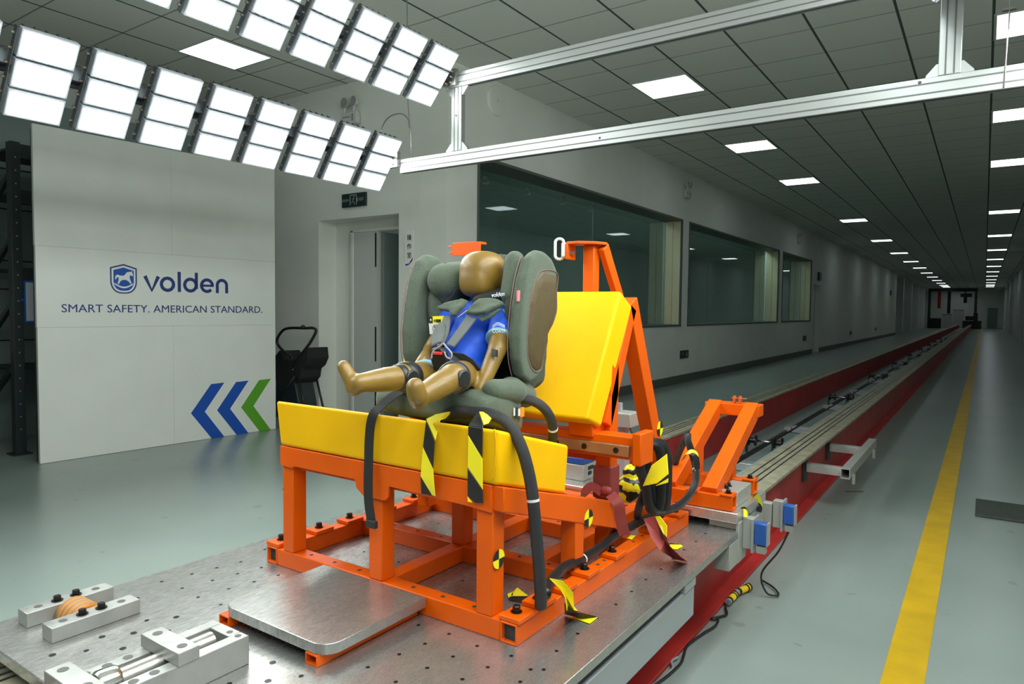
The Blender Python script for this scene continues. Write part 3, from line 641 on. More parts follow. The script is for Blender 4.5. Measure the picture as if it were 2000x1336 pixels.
m = MB(); m.box(-1.075, -1.02, -1.2, 68, .27, .30); tag(m.build('side_ledge', 'machine green grey'), 'narrow grey ledge along the inner side of the nearer red girder', 'ledge')
def tie(y):
    t = thing('cross_tie', 'pale aluminium cross tie spanning the tray between the red girders', 'cross tie', (-1.31, y, .05), 'cross ties between the girders')
    MB().box(-1.45, -1.16, y-.05, y+.05, .052, .112).build('bar', 'light metal', t, bevel=.006); MB().box(-1.52, -1.455, y-.06, y+.06, .052, .10).build('end_block', 'grey plastic', t, bevel=.004)
    return t
def roller(y):
    t = thing('cable_roller', 'black grooved roller pair on a thin bright shaft between the girders', 'roller', (-1.37, y, .05), 'roller pairs along the track')
    MB().cyl((-1.53, y, .15), (-1.215, y, .15), .007).build('shaft', 'chrome', t, smooth=True)
    for x in (-1.50, -1.30):
        m = MB(); m.tube([(x-.035, y, .15), (x-.03, y, .15), (x-.022, y, .15), (x-.018, y, .15), (x+.018, y, .15), (x+.022, y, .15), (x+.03, y, .15), (x+.035, y, .15)], [.02, .045, .045, .022, .022, .045, .045, .02], 24); m.build('roller', 'black steel', t)
        MB().box(x-.05, x-.04, y-.02, y+.02, .05, .16).build('bracket', 'dark steel paint', t)
    return t
a = tie(4.95); b = roller(5.62)
NT = ['first', 'second', 'third', 'fourth', 'fifth', 'sixth', 'seventh', 'eighth', 'ninth', 'tenth', 'eleventh', 'twelfth', 'thirteenth', 'fourteenth', 'fifteenth', 'sixteenth', 'seventeenth', 'eighteenth', 'nineteenth']
a['label'] = 'pale aluminium cross tie between the red girders, nearest to the sled'; b['label'] = 'black grooved roller pair on a bright shaft, nearest to the orange fixture'
for k in range(1, 14): dup(a, (0, 1.87*k, 0), 'pale aluminium cross tie between the red girders, %s one from the sled' % NT[k])
for k in range(1, 9): dup(b, (0, 3.54*k, 0), 'black grooved roller pair between the red girders, %s one from the sled' % NT[k])
m = MB(); m.tube([(-1.33, 2.6, .17), (-1.325, 20, .16), (-1.32, 66, .16)], .008, 8); tag(m.build('drive_cable', 'black steel'), 'thin dark tow cable running down the middle of the track', 'cable')
m = MB(); m.tube([(-1.50, 4, .065), (-1.50, 20, .065), (-1.50, 60, .065)], .01, 8); tag(m.build('lower_cable', 'dark steel paint'), 'dark cable lying low in the tray on the left', 'cable')
# outrigger beside the right girder
t = thing('outrigger_frame', 'bare metal square-tube outrigger bracket bolted to the side of the nearer girder', 'bracket', (-.72, 4.9, 0))
for y in (4.46, 5.22):
    m = MB(); m.htube((-.86, y, .235), (-.665, y, .235), .05, .05, .004); m.build('arm', 'box metal', t, bevel=.001)
    MB().box(-.878, -.866, y-.05, y+.05, .15, .33).build('mounting_plate', 'dark steel paint', t)
m = MB(); m.htube((-.64, 4.40, .235), (-.64, 5.6, .235), .05, .06, .004); m.build('rail', 'box metal', t, bevel=.001)
for y in (4.5, 5.4): MB().box(-.615, -.60, y-.012, y+.012, .16, .22).build('clamp', 'box metal', t)
tag(MB().bar(at(1652, 960, z=.003), at(1686, 960, z=.003), .012, .003).build('floor_strip', 'rust ribbon'), 'thin reddish strip lying on the floor beside the outrigger', 'strip')
# cables and handles on the floor
F = lambda *p: [V(a, b, .009+(.02 if c else 0)) for a, b, c in p]
m = MB(); m.tube(smooth_path(F((-.83, 1.9, 0), (-.80, 2.04, 0), (-.79, 2.16, 0), (-.80, 2.22, 0), (-.815, 2.30, 0), (-.80, 2.42, 0), (-.785, 2.50, 0), (-.792, 2.56, 0), (-.815, 2.555, 0), (-.79, 2.60, 0), (-.78, 2.63, 0), (-.80, 2.68, 0), (-.808, 2.72, 0), (-.80, 2.78, 0))), .0045, 8); tag(m.build('floor_cable', 'black plastic', smooth=True), 'thin black cable looping on the floor beside the red flange', 'cable')
m = MB(); m.tube(smooth_path(F((-.84, 1.9, 0), (-.81, 2.0, 0), (-.803, 2.07, 0), (-.80, 2.12, 0), (-.82, 2.16, 0), (-.812, 2.20, 0))), .0045, 8); tag(m.build('floor_cable', 'grey plastic', smooth=True), 'short grey cable loop near the bottom edge beside the red flange', 'cable')
def handle(p, q, lab):
    p = Vector(p); q = Vector(q); d = (q-p); t = thing('beacon_handle', lab, 'torch', (p+q)/2, 'yellow torches on the floor')
    def seg(a, b, r, mm, nm): m = MB(); m.cyl(p+d*a, p+d*b, r, 20); m.build(nm, mm, t, smooth=False, bevel=.001)
    seg(0, .16, .013, 'light metal', 'tail'); seg(.16, .30, .0145, 'black plastic', 'ring'); seg(.30, .75, .0135, 'yellow strip', 'barrel'); seg(.75, .82, .016, 'black plastic', 'ring'); seg(.82, .92, .0145, 'yellow strip', 'collar'); seg(.92, 1, .0165, 'black plastic', 'head')
handle((-.803, 2.715, .019), (-.802, 2.81, .019), 'yellow and black torch on the red flange, the one nearer the camera')
handle((-.806, 2.825, .019), (-.777, 2.925, .019), 'yellow and black torch lying farther along the red flange')


# ------------------------------------------------------------------ lamp gantry
YB = 3.42
def profile(t, p, q, nm='profile_beam', wdt=.045, hgt=.09, up=(0, 0, 1)):
    p = Vector(p); q = Vector(q); m = MB(); d, a, b = m.frame(p, q, up)
    if a.y > 0: a = -a
    m.bar(p, q, wdt, hgt, up); o = m.build(nm, 'bright aluminium', t, bevel=.003)
    g = MB()
    for s in (-.22, .22):
        c = b*(hgt*s)+a*(wdt/2-.0005)
        g.bar(p+c, q+c, .002, .007, up=up) if abs(d.z) < .9 else g.bar(p+c, q+c, .007, .002, up=(0, 1, 0))
        if abs(d.z) < .9:
            c2 = b*(-hgt/2+.0005); g.bar(p+c2, q+c2, .006, .002, up=up)
    g.build('slot', 'hole grey', o)
    return o
t = thing('lamp_gantry', 'bright aluminium profile gantry frame carrying the flood lamp rows', 'gantry', (-1.5, YB, 2.07))
ga = t
profile(t, (-3.24, YB, 2.116), (.35, YB, 2.116)); profile(t, (-2.83, YB, 2.60), (-.02, YB, 2.60))
for x in (-2.765, -.155):
    m = MB(); m.box(x-.04, x+.04, YB-.02, YB+.02, 2.162, 2.554 if x < -1 else 3.44); po = m.build('upright', 'bright aluminium', t, bevel=.003)
    g = MB()
    for s in (-.015, .015): g.box(x+s-.003, x+s+.003, YB-.0215, YB-.0195, 2.165, 2.55 if x < -1 else 3.43)
    g.build('slot', 'hole grey', po)
    for s in (-1, 1):
        pr = MB(); pr.prism([(0, 0), (.045, 0), (.045, .008), (.008, .05), (0, .05)], (x+s*.04, YB-.015, 2.162), (s, 0, 0), (0, 0, 1), (0, 1, 0), .03); pr.build('corner_bracket', 'bright aluminium', t)
        if x < -1: pr = MB(); pr.prism([(0, 0), (.045, 0), (.045, -.008), (.008, -.05), (0, -.05)], (x+s*.04, YB-.015, 2.554), (s, 0, 0), (0, 0, 1), (0, 1, 0), .03); pr.build('corner_bracket', 'grey plastic', t)
hm = MB()
for x, z in ((-2.765, 2.38), (-1.76, 2.11), (-.26, 2.145)): hm.disc((x, YB-.0232, z), .007, (0, -1, 0))
hm.build('bolt_hole', 'black steel', t)
# longitudinal members the lamps hang from
for x0, z0 in ((-3.33, 2.18), (-2.84, 2.63), (.21, 2.18), (-.28, 2.63)):
    m = MB(); m.bar((x0, -1.0, z0), (x0, YB-.03, z0), .04, .06); m.build('longitudinal_profile', 'lamp body', t, bevel=.003)
    c = MB(); c.box(x0-.03+.02, x0+.07+.02, YB-.05, YB-.02, z0-.07, z0+.03)
    for k in range(3):
        for s in (-.02, .02): c.cyl((x0+.03+s, YB-.05, z0-.05+.035*k), (x0+.03+s, YB-.062, z0-.05+.035*k), .008, 8)
    c.build('end_connector', 'steel', t)
def rope(pts, r, lab):
    m = MB(); m.tube(pts, r, 6); return tag(m.build('suspension_rope', 'steel', smooth=True), lab, 'rope')
rope([(-3.225, 3.44, CZ), (-3.21, 3.44, 2.54), (-3.19, 3.44, 2.37), (-3.17, 3.44, 2.16)], .003, 'thin steel rope from the ceiling to the left end of the lower gantry beam')
rope(smooth_path([(-3.40, 3.40, 2.25), (-3.425, 3.40, 2.36), (-3.37, 3.41, 2.45), (-3.28, 3.43, 2.475), (-3.215, 3.44, 2.44), (-3.195, 3.44, 2.37)]), .004, 'grey cable arching from the end lamp to the left suspension rope')
rope([(.035, 3.38, CZ), (.039, 3.38, 2.37), (.03, 3.38, 2.07)], .003, 'thin steel rope hanging in front of the right end of the lower gantry beam')
m = MB(); m.box(.015, .06, 3.37, 3.39, 2.368, 2.378); tag(m.build('rope_clamp', 'steel'), 'small clamp on the right suspension rope', 'clamp')

def lamp(xt, zt, xb, zb, y1, sx=1):
    """flood lamp with three diffusers stacked down its tilted face"""
    T = V(xt, y1, zt); D = V(xb-xt, 0, zb-zt); L = D.length; D = D/L; Wy = V(0, .214, 0); N_ = V(0, 1, 0).cross(D)*sx
    if N_.z > 0: N_ = -N_
    t = thing('flood_lamp', '', 'flood lamp', T+D*L/2)
    mh = (L-.02)/3
    for k in range(3):
        a = T+D*(k*(mh+.01)); c0 = a; c1 = a+Wy; c2 = c1+D*mh; c3 = c0+D*mh
        m = MB(); back = -N_*.035; ins = .14
        m.hexa([c0+back+Wy*.0, c1+back, c2+back, c3+back, c0, c1, c2, c3]); m.build('housing', 'lamp rim', t, bevel=.002)
        fi = MB()
        for j in range(5):
            q = a+Wy*(.1+.2*j)+back; fi.hexa([q-V(0, .003, 0), q+V(0, .003, 0), q+D*mh+V(0, .003, 0), q+D*mh-V(0, .003, 0), q-V(0, .003, 0)-N_*.035, q+V(0, .003, 0)-N_*.035, q+D*mh+V(0, .003, 0)-N_*.035, q+D*mh-V(0, .003, 0)-N_*.035])
        fi.build('heat_sink', 'lamp body', t)
        e = .010; m = MB(); m.add([c0+Wy*.045+D*e+N_*.0015, c1-Wy*.045+D*e+N_*.0015, c2-Wy*.045-D*e+N_*.0015, c3+Wy*.045-D*e+N_*.0015], [(0, 1, 2, 3)] if (Wy.cross(D)).dot(N_) > 0 else [(3, 2, 1, 0)])
        d_ = m.build('diffuser', 'flood diffuser', t)
    # side bracket with screws
    m = MB()
    p = T-V(0, .012, 0)-N_*.035
    m.hexa([p-V(0, .004, 0), p, p+D*L, p+D*L-V(0, .004, 0), p-V(0, .004, 0)+N_*.03, p+N_*.03, p+D*L+N_*.03, p+D*L-V(0, .004, 0)+N_*.03]); m.build('side_bracket', 'lamp body', t)
    for k in range(3):
        for s in (.25, .75): m = MB(); m.cyl(p+D*((k+s)*L/3)+N_*.012-V(0, .016, 0), p+D*((k+s)*L/3)+N_*.012, .007, 8); m.build('screw', 'steel', t)
    m = MB(); q = T+D*L*.5-N_*.07; m.bar(q+V(0, -.06, 0), q+V(0, .27, 0), .02, .05); m.build('yoke', 'dark steel paint', t)
    return t
rows = (('lower left', -3.2, 2.272, -3.41, 1.962, 3.168, 15, 1), ('upper left', -2.68, 2.712, -2.907, 2.432, 3.109, 15, 1), ('lower right', .085, 2.272, .295, 1.962, 3.168, 15, -1), ('upper right', -.435, 2.712, -.208, 2.432, 3.109, 15, -1))
for nm, xt, zt, xb, zb, y1, n, sx in rows:
    base = lamp(xt, zt, xb, zb, y1, sx)
    g = 'flood lamps of the %s row' % nm
    vis = nm in ('lower left', 'upper left')
    for k in range(n):  # lamps nearest and behind the camera are unseen, added for frontal light
        lab = ('three-panel white flood lamp at the right-hand end of the %s row' % nm) if k == 0 else ('three-panel white flood lamp, %s from the right-hand end of the %s row' % (NT[k], nm))
        if not vis: lab = 'white flood lamp of the %s row, %s from its far end' % (nm, NT[k])
        if k == 0: base['label'] = lab; base['group'] = g
        else: dup(base, (0, -.2803*k, 0), lab, g)
# ------------------------------------------------------------------ sled
SP = .40
def spots(nm, pts, par, mm='black steel'):
    for q in pts: m_ = MB(); m_.disc(q[:3], q[3], (0, 0, 1), 14); m_.build(nm, mm, par)
sl = thing('sled_platform', 'wide scratched aluminium sled plate carrying the orange test bench', 'sled', (-1.32, 1.7, .336))
m = MB(); m.box(-1.955, -.69, .60, 2.62, SP-.024, SP); m.build('deck_plate', 'scratched plate', sl, bevel=.002)
m = MB(); m.box(-1.94, -1.05, .602, .955, SP, SP+.0015); 
hp_ = []
for i in range(6):
    for j in range(9):
        q = (-1.86+.095*j+(.04 if i % 2 else 0), .66+.052*i, SP+.0021, .0072 if (i+j) % 3 else .0055)
        if -1.43 < q[0] < -1.27 and q[1] < .9 or -1.93 < q[0] < -1.84 or -1.80 < q[0] < -1.70: continue
        hp_.append(q)
m.build('front_overlay', 'scratched plate', sl)
pts = []
for y in (1.02, 1.10, 1.17, 1.24):
    for k in range(13):
        q = (-1.88+.09*k+(y-1.02)*.2, y+.008*(k % 2))
        if not -1.52 < q[0] < -1.12: pts.append(q)
for k in range(16): pts.append((-.775-.002*(k % 3), 1.02+.102*k))
for k in range(8): pts.append((-1.87, 1.35+.13*k)); 
for x in (-1.6, -1.45, -1.2, -1.08):
    for y in (1.42, 1.52, 1.75, 1.88, 2.1, 2.25): pts.append((x, y))
hp_ += [(a_, b_, SP+.0006, .0046) for a_, b_ in pts]
spots('threaded_hole', hp_[:100], sl)
rest = MB()
for q in hp_[100:]: rest.disc(q[:3], q[3], (0, 0, 1), 12)
if hp_[100:]: rest.build('threaded_hole', 'black steel', sl)['kind'] = 'stuff'
m = MB(); m.box(-.80, -.70, 1.0, 2.02, .25, .345).box(-.80, -.695, 1.93, 2.02, .345, SP-.026); m.build('side_box', 'light metal', sl, bevel=.002)
m = MB(); m.box(-1.90, -.84, .8, 2.5, .345, SP-.026); m.build('under_frame', 'dark steel paint', sl)
m = MB(); m.box(-.745, -.69, 2.34, 2.435, .285, SP-.026).box(-.70, -.688, 2.435, 2.53, .285, .43); m.build('corner_block', 'box metal', sl, bevel=.002)
m = MB(); m.box(-.87, -.84, 2.10, 2.2, .13, .33).tube([(-.84, 2.14, .33), (-.84, 2.15, .15)], .012, 8); m.build('caliper', 'black steel', sl, bevel=.004)
# side blocks and roller
for i, (x, l) in enumerate(((-1.907, 'pale rectangular clamp bar at the far left of the sled deck'), (-1.775, 'pale rectangular clamp bar nearer the camera beside the striped roller'))):
    t = thing('clamp_bar', l, 'clamp bar', (x+.025, .78, SP+.0015), 'clamp bars of the roller')
    m = MB(); m.box(x, x+.05, .681, .881, SP+.0018, .437); m.build('bar', 'white plastic', t, bevel=.0015).data.materials[0] = MATS['milled aluminium']
    spots('bored_hole', [(x+.025, .715, .4374, .0095), (x+.025, .847, .4374, .0095)], t, 'hole grey')
    for y in (.757, .80): m = MB(); bolt(m, (x+.025, y, .437), .009, .013); m.build('bolt', 'black steel', t)
t = thing('guide_roller', 'orange roller with grey stripes between the two clamp bars', 'roller', (-1.81, .78, SP+.0018))
m = MB(); r = .04; m.tube([(-1.855, .78, .405), (-1.85, .78, .405), (-1.78, .78, .405), (-1.776, .78, .405)], [.034, .042, .042, .036], 40); o = m.build('tread', 'striped rubber', t, smooth=False)
# release clamp
t = thing('release_clamp', 'machined aluminium cylinder clamp at the near left corner of the sled deck', 'clamp', (-1.35, .66, SP))
m = MB(); z0, z1 = SP+.0018, .464
m.box(-1.418, -1.388, .40, .888, z0, z1).box(-1.317, -1.287, .40, .888, z0, z1).box(-1.388, -1.317, .86, .888, z0, z1).box(-1.388, -1.317, .40, .86, z0, z0+.015); m.build('body', 'milled aluminium', t, bevel=.0015)
spots('bored_hole', [(xx, y, z1+.0005, .0095) for y in (.47, .52, .61, .65, .69) for xx in (-1.403, -1.302)]+[(-1.335, .873, z1+.0005, .007), (-1.305, .873, z1+.0005, .007)], t, 'hole grey')
for y0, y1 in ((.727, .772), (.548, .593)):
    m = MB(); m.box(-1.425, -1.283, y0, y1, z1, .491); b_ = m.build('bridge_block', 'milled aluminium', t, bevel=.0015)
    spots('bored_hole', [(-1.40, (y0+y1)/2, .4915, .010), (-1.308, (y0+y1)/2, .4915, .010)], b_, 'hole grey')
m = MB(); m.cyl((-1.352, .60, .452), (-1.352, .84, .452), .021, 28); m.build('rod', 'chrome', t, smooth=False).data.materials[0] = MATS['steel']
m = MB(); m.tube([(-1.352, .605, .458), (-1.352, .61, .458), (-1.352, .64, .458), (-1.352, .645, .458)], [.024, .027, .027, .024], 28); m.build('collar', 'chrome', t)
m = MB(); m.cyl((-1.352, .60, .458), (-1.352, .606, .458), .018, 24); m.build('bore', 'black steel', t)
m = MB(); m.tube(smooth_path([(-1.44, .45, .42), (-1.43, .52, .435), (-1.40, .55, .445), (-1.37, .56, .45)]), .016, 14); m.build('hose', 'cyan hose', t, smooth=True)
# tray
t = thing('footplate', 'thick polished aluminium plate with rounded corners in front of the orange bench', 'plate', (-1.32, 1.12, SP))
m = MB(); x0, x1, y0, y1, rr = -1.512, -1.13, .965, 1.284, .045
pl = [(x1, y1), (x0, y1)]+[(x0+rr-rr*math.cos(a*PI/16), y0+rr-rr*math.sin(a*PI/16)) for a in range(9)]+[(x1-rr+rr*math.sin(a*PI/16), y0+rr-rr*math.cos(a*PI/16)) for a in range(9)]
m.prism(pl, (0, 0, .4255), (1, 0, 0), (0, 1, 0), (0, 0, 1), .0245); m.build('plate', 'scratched plate', t, bevel=.0015)
for x in (-1.495, -1.175):
    m = MB(); m.htube((x, .962, .413), (x, 1.28, .413), .038, .0245, .003); m.build('support_tube', 'orange paint', t)

# ------------------------------------------------------------------ orange test bench
bn = thing('test_bench', 'bright orange welded steel test bench with thick yellow seat and back cushions', 'test bench', (-1.32, 1.85, SP))
OP = 'orange paint'
def member(p, q, nm, w_=.048, h_=.048, hollow=False, up=None):
    m = MB()
    if hollow: m.htube(p, q, w_, h_, .005, up)
    else: m.bar(p, q, w_, h_, up)
    return m.build(nm, OP, bn, bevel=.003)
zc_ = SP+.025
for x in (-1.752, -.883):
    rl = member((x, 1.288, zc_), (x, 2.405, zc_), 'base_rail', .047, .05, True)
    MB().box(x-.0188, x+.0188, 1.30, 1.302, zc_-.0203, zc_+.0203).build('bore_shade_plug', 'dark void', rl)  # dark plug standing in for the shade inside the open tube end
for y in (1.313, 1.66, 2.02, 2.38): member((-1.728, y, zc_), (-.907, y, zc_), 'cross_rail', .048, .05)
member((-1.314, 1.338, zc_), (-1.314, 2.355, zc_), 'centre_rail')
member((-1.05, 1.69, zc_), (-1.05, 2.355, zc_), 'centre_rail')
# pads and bolts
for x, ys_ in ((-1.752, (1.325, 1.47, 1.60, 1.76, 1.92)), (-.883, (1.325, 1.42, 1.53, 1.66, 1.83, 2.11, 2.33))):
    for y in ys_:
        m = MB(); s = -.012 if x < -1 else .006
        m.box(x-.028+s*0, x+.03, y-.035, y+.035, .4505, .4625); pd = m.build('clamp_pad', OP, bn, bevel=.002)
        m = MB(); bolt(m, (x-.002, y, .4625), .0095, .016); m.build('bolt', 'black steel', pd)
hm = MB()
for k in range(8):
    xx = -1.6+.1*k
    if abs(xx+1.314) > .04: hm.disc((xx, 1.313, .4506), .006)
for k in range(7): hm.disc((-1.6+.1*k, 1.66, .4506), .006).disc((-1.62+.11*k, 2.02, .4506), .006)
for y in (1.58, 1.74, 1.78, 1.98, 2.05, 2.22): hm.disc((-.885, y, .4506), .0055)
hm.build('drilled_hole', 'dark void', bn)
# legs
LEG = [(-1.675, 1.313, .71), (-1.314, 1.313, .71), (-.954, 1.313, .71), (-1.675, 1.66, .62), (-1.314, 1.66, .62), (-.925, 1.66, .62)]
for x, y, zt in LEG: member((x, y, .45), (x, y, zt), 'leg', up=(0, 1, 0))
sl_ = -.283
def zs(y, z0=.765): return z0+sl_*(y-1.288)
# sloped side beams and front apron
for x in (-1.675, -.925):
    m = MB(); y0, y1 = 1.288, 1.93
    m.prism([(y0, .705), (y0, .765), (y1, zs(y1)), (y1, zs(y1)-.085), (y0+.05, .69)], (x-.026, 0, 0), (0, 1, 0), (0, 0, 1), (1, 0, 0), .052); m.build('side_beam', OP, bn, bevel=.003)
m = MB(); ap = [(-1.70, .765), (-1.70, .708), (-1.645, .705), (-1.64, .712), (-1.385, .712), (-1.378, .69), (-1.352, .672), (-1.272, .672), (-1.262, .682), (-1.258, .712), (-1.0, .705), (-.93, .70), (-.93, .765)]
m.prism(ap[::-1], (0, 1.281, 0), (1, 0, 0), (0, 0, 1), (0, 1, 0), .008); m.build('front_apron', OP, bn, bevel=.0015)
member((-1.65, 1.33, .722), (-.95, 1.33, .722), 'front_beam', .05, .05)
member((-1.65, 1.80, .58), (-.95, 1.80, .58), 'rear_beam', .05, .05)
MB().box(-.950, -.905, 1.69, 1.77, .545, .60).build('side_spacer', OP, bn, bevel=.003)
# rear posts, guide beam, backrest frame
for x in (-1.675, -.945):
    member((x, 1.905, .45), (x, 1.905, 1.02), 'rear_post', .05, .05, up=(0, 1, 0))
    member((x, 1.865, .83), (x, 2.03, 1.185), 'back_side_tube', .05, .045)
    member((x, 2.028, 1.205), (x, 2.385, .45), 'rear_brace', .05, .06)
member((-1.65, 2.06, 1.10), (-.97, 2.06, 1.10), 'back_cross_beam', .04, .04); member((-1.65, 1.95, .72), (-.97, 1.95, .72), 'back_cross_beam', .04, .04)
member((-1.68, 1.843, .778), (-.80, 1.843, .778), 'guide_beam', .065, .066)
m = MB(); m.box(-1.55, -.822, 1.796, 1.810, .756, .788); g_ = m.build('guide_plate', 'brown steel', bn, bevel=.002)
for x in (-1.06, -.965, -.862): hh = MB(); hh.cyl((x, 1.7955, .772), (x, 1.794, .772), .0085, 16); hh.build('bolt_hole', 'black steel', g_)
m = MB(); m.box(-.81, -.782, 1.79, 1.88, .735, .828); m.build('end_stop', OP, bn, bevel=.004)
m = MB(); m.prism([(1.79, .862), (1.90, .83), (1.90, .80), (1.80, .80)], (-1.02, 0, 0), (0, 1, 0), (0, 0, 1), (1, 0, 0), .08); m.build('gusset', OP, bn, bevel=.002)
m = MB(); m.box(-1.62, -1.05, 1.60, 1.72, .70, .735); m.build('anchor_bracket', OP, bn, bevel=.003)
for x in (-1.20, -1.36): m = MB(); m.box(x-.02, x+.02, 1.60, 1.70, .735, .80); m.build('anchor_bracket', OP, bn, bevel=.003)
# tether anchors
member((-1.070, 2.02, 1.0), (-1.070, 2.02, 1.385), 'tether_post', .040, .040, up=(0, 1, 0)); member((-1.52, 2.02, 1.0), (-1.52, 2.02, 1.36), 'tether_post', .046, .046, up=(0, 1, 0))
member((-1.035, 2.035, 1.382), (-1.03, 2.18, 1.17), 'tether_strut', .022, .040); member((-1.07, 2.03, 1.17), (-1.03, 2.19, 1.165), 'tether_strut', .03, .03)
m = MB(); m.prism([(-1.125, 1.95), (-1.08, 1.945), (-1.035, 1.985), (-1.02, 2.035), (-1.03, 2.055), (-1.07, 2.055), (-1.125, 2.0)], (0, 0, 1.386), (1, 0, 0), (0, 1, 0), (0, 0, 1), .009); m.build('anchor_top_plate', OP, bn, bevel=.002)
m = MB(); m.box(-1.127, -1.117, 1.945, 2.0, 1.338, 1.388); m.build('anchor_lug', OP, bn, bevel=.002)
m = MB(); m.box(-1.60, -1.475, 1.95, 1.957, 1.365, 1.412).box(-1.60, -1.475, 1.957, 1.99, 1.404, 1.412).box(-1.617, -1.60, 1.95, 1.953, 1.395, 1.402).box(-1.617, -1.60, 1.975, 1.978, 1.395, 1.402).box(-1.617, -1.60, 1.952, 1.956, 1.372, 1.379); m.build('anchor_lug', OP, bn, bevel=.001)
m = MB(); bolt(m, (-1.117, 1.967, 1.36), .008, .014, (1, 0, 0)); m.build('bolt', 'steel', bn)
# seat cushion, sloping back
def cushion(nm, corners, par):
    m = MB(); m.hexa(corners); o = m.build(nm, 'yellow vinyl', par, bevel=.009, seg=4); o.data.polygons.foreach_set('use_smooth', [True]*len(o.data.polygons)); return o
X0, X1 = -1.708, -.905
y0, y1 = 1.272, 1.60
cushion('seat_cushion', [V(X0+.006, y0+.01, .768), V(X1-.008, y0+.01, .768), V(X1-.008, y1, .678), V(X0+.006, y1, .678), V(X0, y0, .899), V(X1, y0, .899), V(X1, y1, .812), V(X0, y1, .812)], bn)
m = MB(); m.hexa([V(X0+.03, 1.595, .70), V(-1.0, 1.595, .70), V(-1.0, 1.70, .67), V(X0+.03, 1.70, .67), V(X0+.03, 1.595, .805), V(-1.0, 1.595, .805), V(-1.0, 1.70, .775), V(X0+.03, 1.70, .775)]); m.build('seat_cushion_rear', 'yellow vinyl', bn, bevel=.01, seg=3)
# seam fold at the near corner of the seat cushion
m = MB(); m.tube(smooth_path([at(966, 838, y=1.2735), at(969, 870, y=1.2735), at(967, 905, y=1.2745), at(962, 938, y=1.278)]), .0016, 8); m.build('seam_fold', 'yellow vinyl', bn, smooth=True)
th = V(0, .085, -.045)
b0, b1, t0, t1 = V(-1.708, 1.737, .862), V(-.925, 1.737, .862), V(-1.708, 1.94, 1.236), V(-.925, 1.94, 1.236)
cushion('backrest_cushion', [b0, b1, b1+th+V(.0, .005, .01), b0+th+V(0, .005, .01), t0, t1, t1+V(.012, .065, -.05), t0+V(0, .065, -.05)], bn)
# round reference targets
def target(c, nrm, r, flip, lab):
    c = Vector(c); n = Vector(nrm).normalized(); u = V(0, 0, 1); a = u.cross(n).normalized()
    m = MB()
    for q in range(4):
        m.cur = (q+flip) % 2; aa = [PI/2*q+PI/2*i/6 for i in range(7)]
        ps = [(0, 0)]+[(r*math.cos(x), r*math.sin(x)) for x in aa]; m.prism(ps, c, a, u, n, .0008)
    o = m.build('target_marker', ['hazard yellow', 'hazard black'], bn); o['label'] = lab
target((-.926, 1.3085, .585), (1, 0, 0), .023, 0, 'yellow and black quartered round target sticker')
target((-.8985, 1.705, .59), (1, 0, 0), .025, 1, 'yellow and black quartered round target sticker')
target((-1.7, 1.313, .63), (-1, 0, 0), .023, 1, 'yellow and black quartered round target sticker')
p_ = V(-.871, 2.215, .79); target((-.919, 2.262, .765), (1, 0, 0), .026, 1, 'yellow and black quartered round target sticker')
# ring tool hanging at the tether anchor
m = MB(); cc = V(-1.150, 1.95, 1.372); ov = []
for i in range(33):
    a = 2*PI*i/32; ov.append(cc+V(.0125*math.cos(a), .006*math.cos(a), (.020 if math.sin(a) > 0 else -.020)+.013*math.sin(a)))
t = thing('tether_ring', 'white oval steel ring clipped to the right tether anchor', 'ring', cc)
m.tube(ov, .0048, 10); m.build('ring', 'white plastic', t, smooth=True)
m = MB(); m.box(-1.139, -1.127, 1.94, 1.962, 1.345, 1.392); m.build('shackle', 'white plastic', t, bevel=.004)

# ------------------------------------------------------------------ second rig on the raised plate
PZ = .466
up_ = thing('raised_plate', 'thick raised metal plate behind the orange bench', 'plate', (-1.2, 2.9, SP))
m = MB(); m.box(-1.75, -.69, 2.42, 2.80, PZ-.036, PZ); m.build('plate', 'aluminium', up_, bevel=.002)
m = MB(); m.box(-.80, -.70, 2.45, 2.60, SP+.0005, PZ-.036).box(-1.70, -1.6, 2.45, 2.60, SP+.0005, PZ-.036).box(-1.75, -.70, 2.625, 2.80, .345, PZ-.036); m.build('spacer_block', 'box metal', up_, bevel=.002)
r2 = thing('orange_fixture', 'small orange A-shaped steel fixture on the raised plate behind the bench', 'fixture', (-.9, 2.7, PZ))
def m2(p, q, nm, w_=.05, h_=.052, hollow=False, up=None):
    m = MB(); (m.htube(p, q, w_, h_, .005, up) if hollow else m.bar(p, q, w_, h_, up)); return m.build(nm, OP, r2, bevel=.003)
m2((-1.10, 2.457, PZ+.027), (-.712, 2.457, PZ+.027), 'base_tube', .05, .052, True); m2((-1.10, 2.735, PZ+.027), (-.712, 2.735, PZ+.027), 'base_tube', .05, .052, True)
m2((-1.04, 2.48, PZ+.027), (-1.04, 2.71, PZ+.027), 'side_tube')
for x in (-.80, -.955): m2((x, 2.455, PZ+.045), (x, 2.985, .765), 'inclined_arm', .056, .062)
for x in (-.812, -.945): m2((x, 2.735, PZ+.05), (x, 2.735, .65), 'leg', .032, .05, up=(0, 1, 0))
m2((-.995, 2.99, .757), (-.765, 2.99, .757), 'top_crossbar', .075, .05)
for x in (-.872, -.848): m = MB(); m.box(x-.003, x+.003, 2.955, 2.985, .775, .815); m.build('clevis', OP, r2, bevel=.001)
m = MB(); m.cyl((-.885, 2.97, .806), (-.82, 2.97, .806), .0025, 8); m.build('pin', 'chrome', r2)
for p in ((-.735, 2.457, PZ+.053), (-.735, 2.735, PZ+.053), (-.86, 2.457, PZ+.053)): m = MB(); m.box(p[0]-.022, p[0]+.022, p[1]-.03, p[1]+.03, p[2], p[2]+.006); pd = m.build('clamp_pad', OP, r2, bevel=.001); m = MB(); bolt(m, (p[0], p[1], p[2]+.006), .009, .014); m.build('bolt', 'black steel', pd)
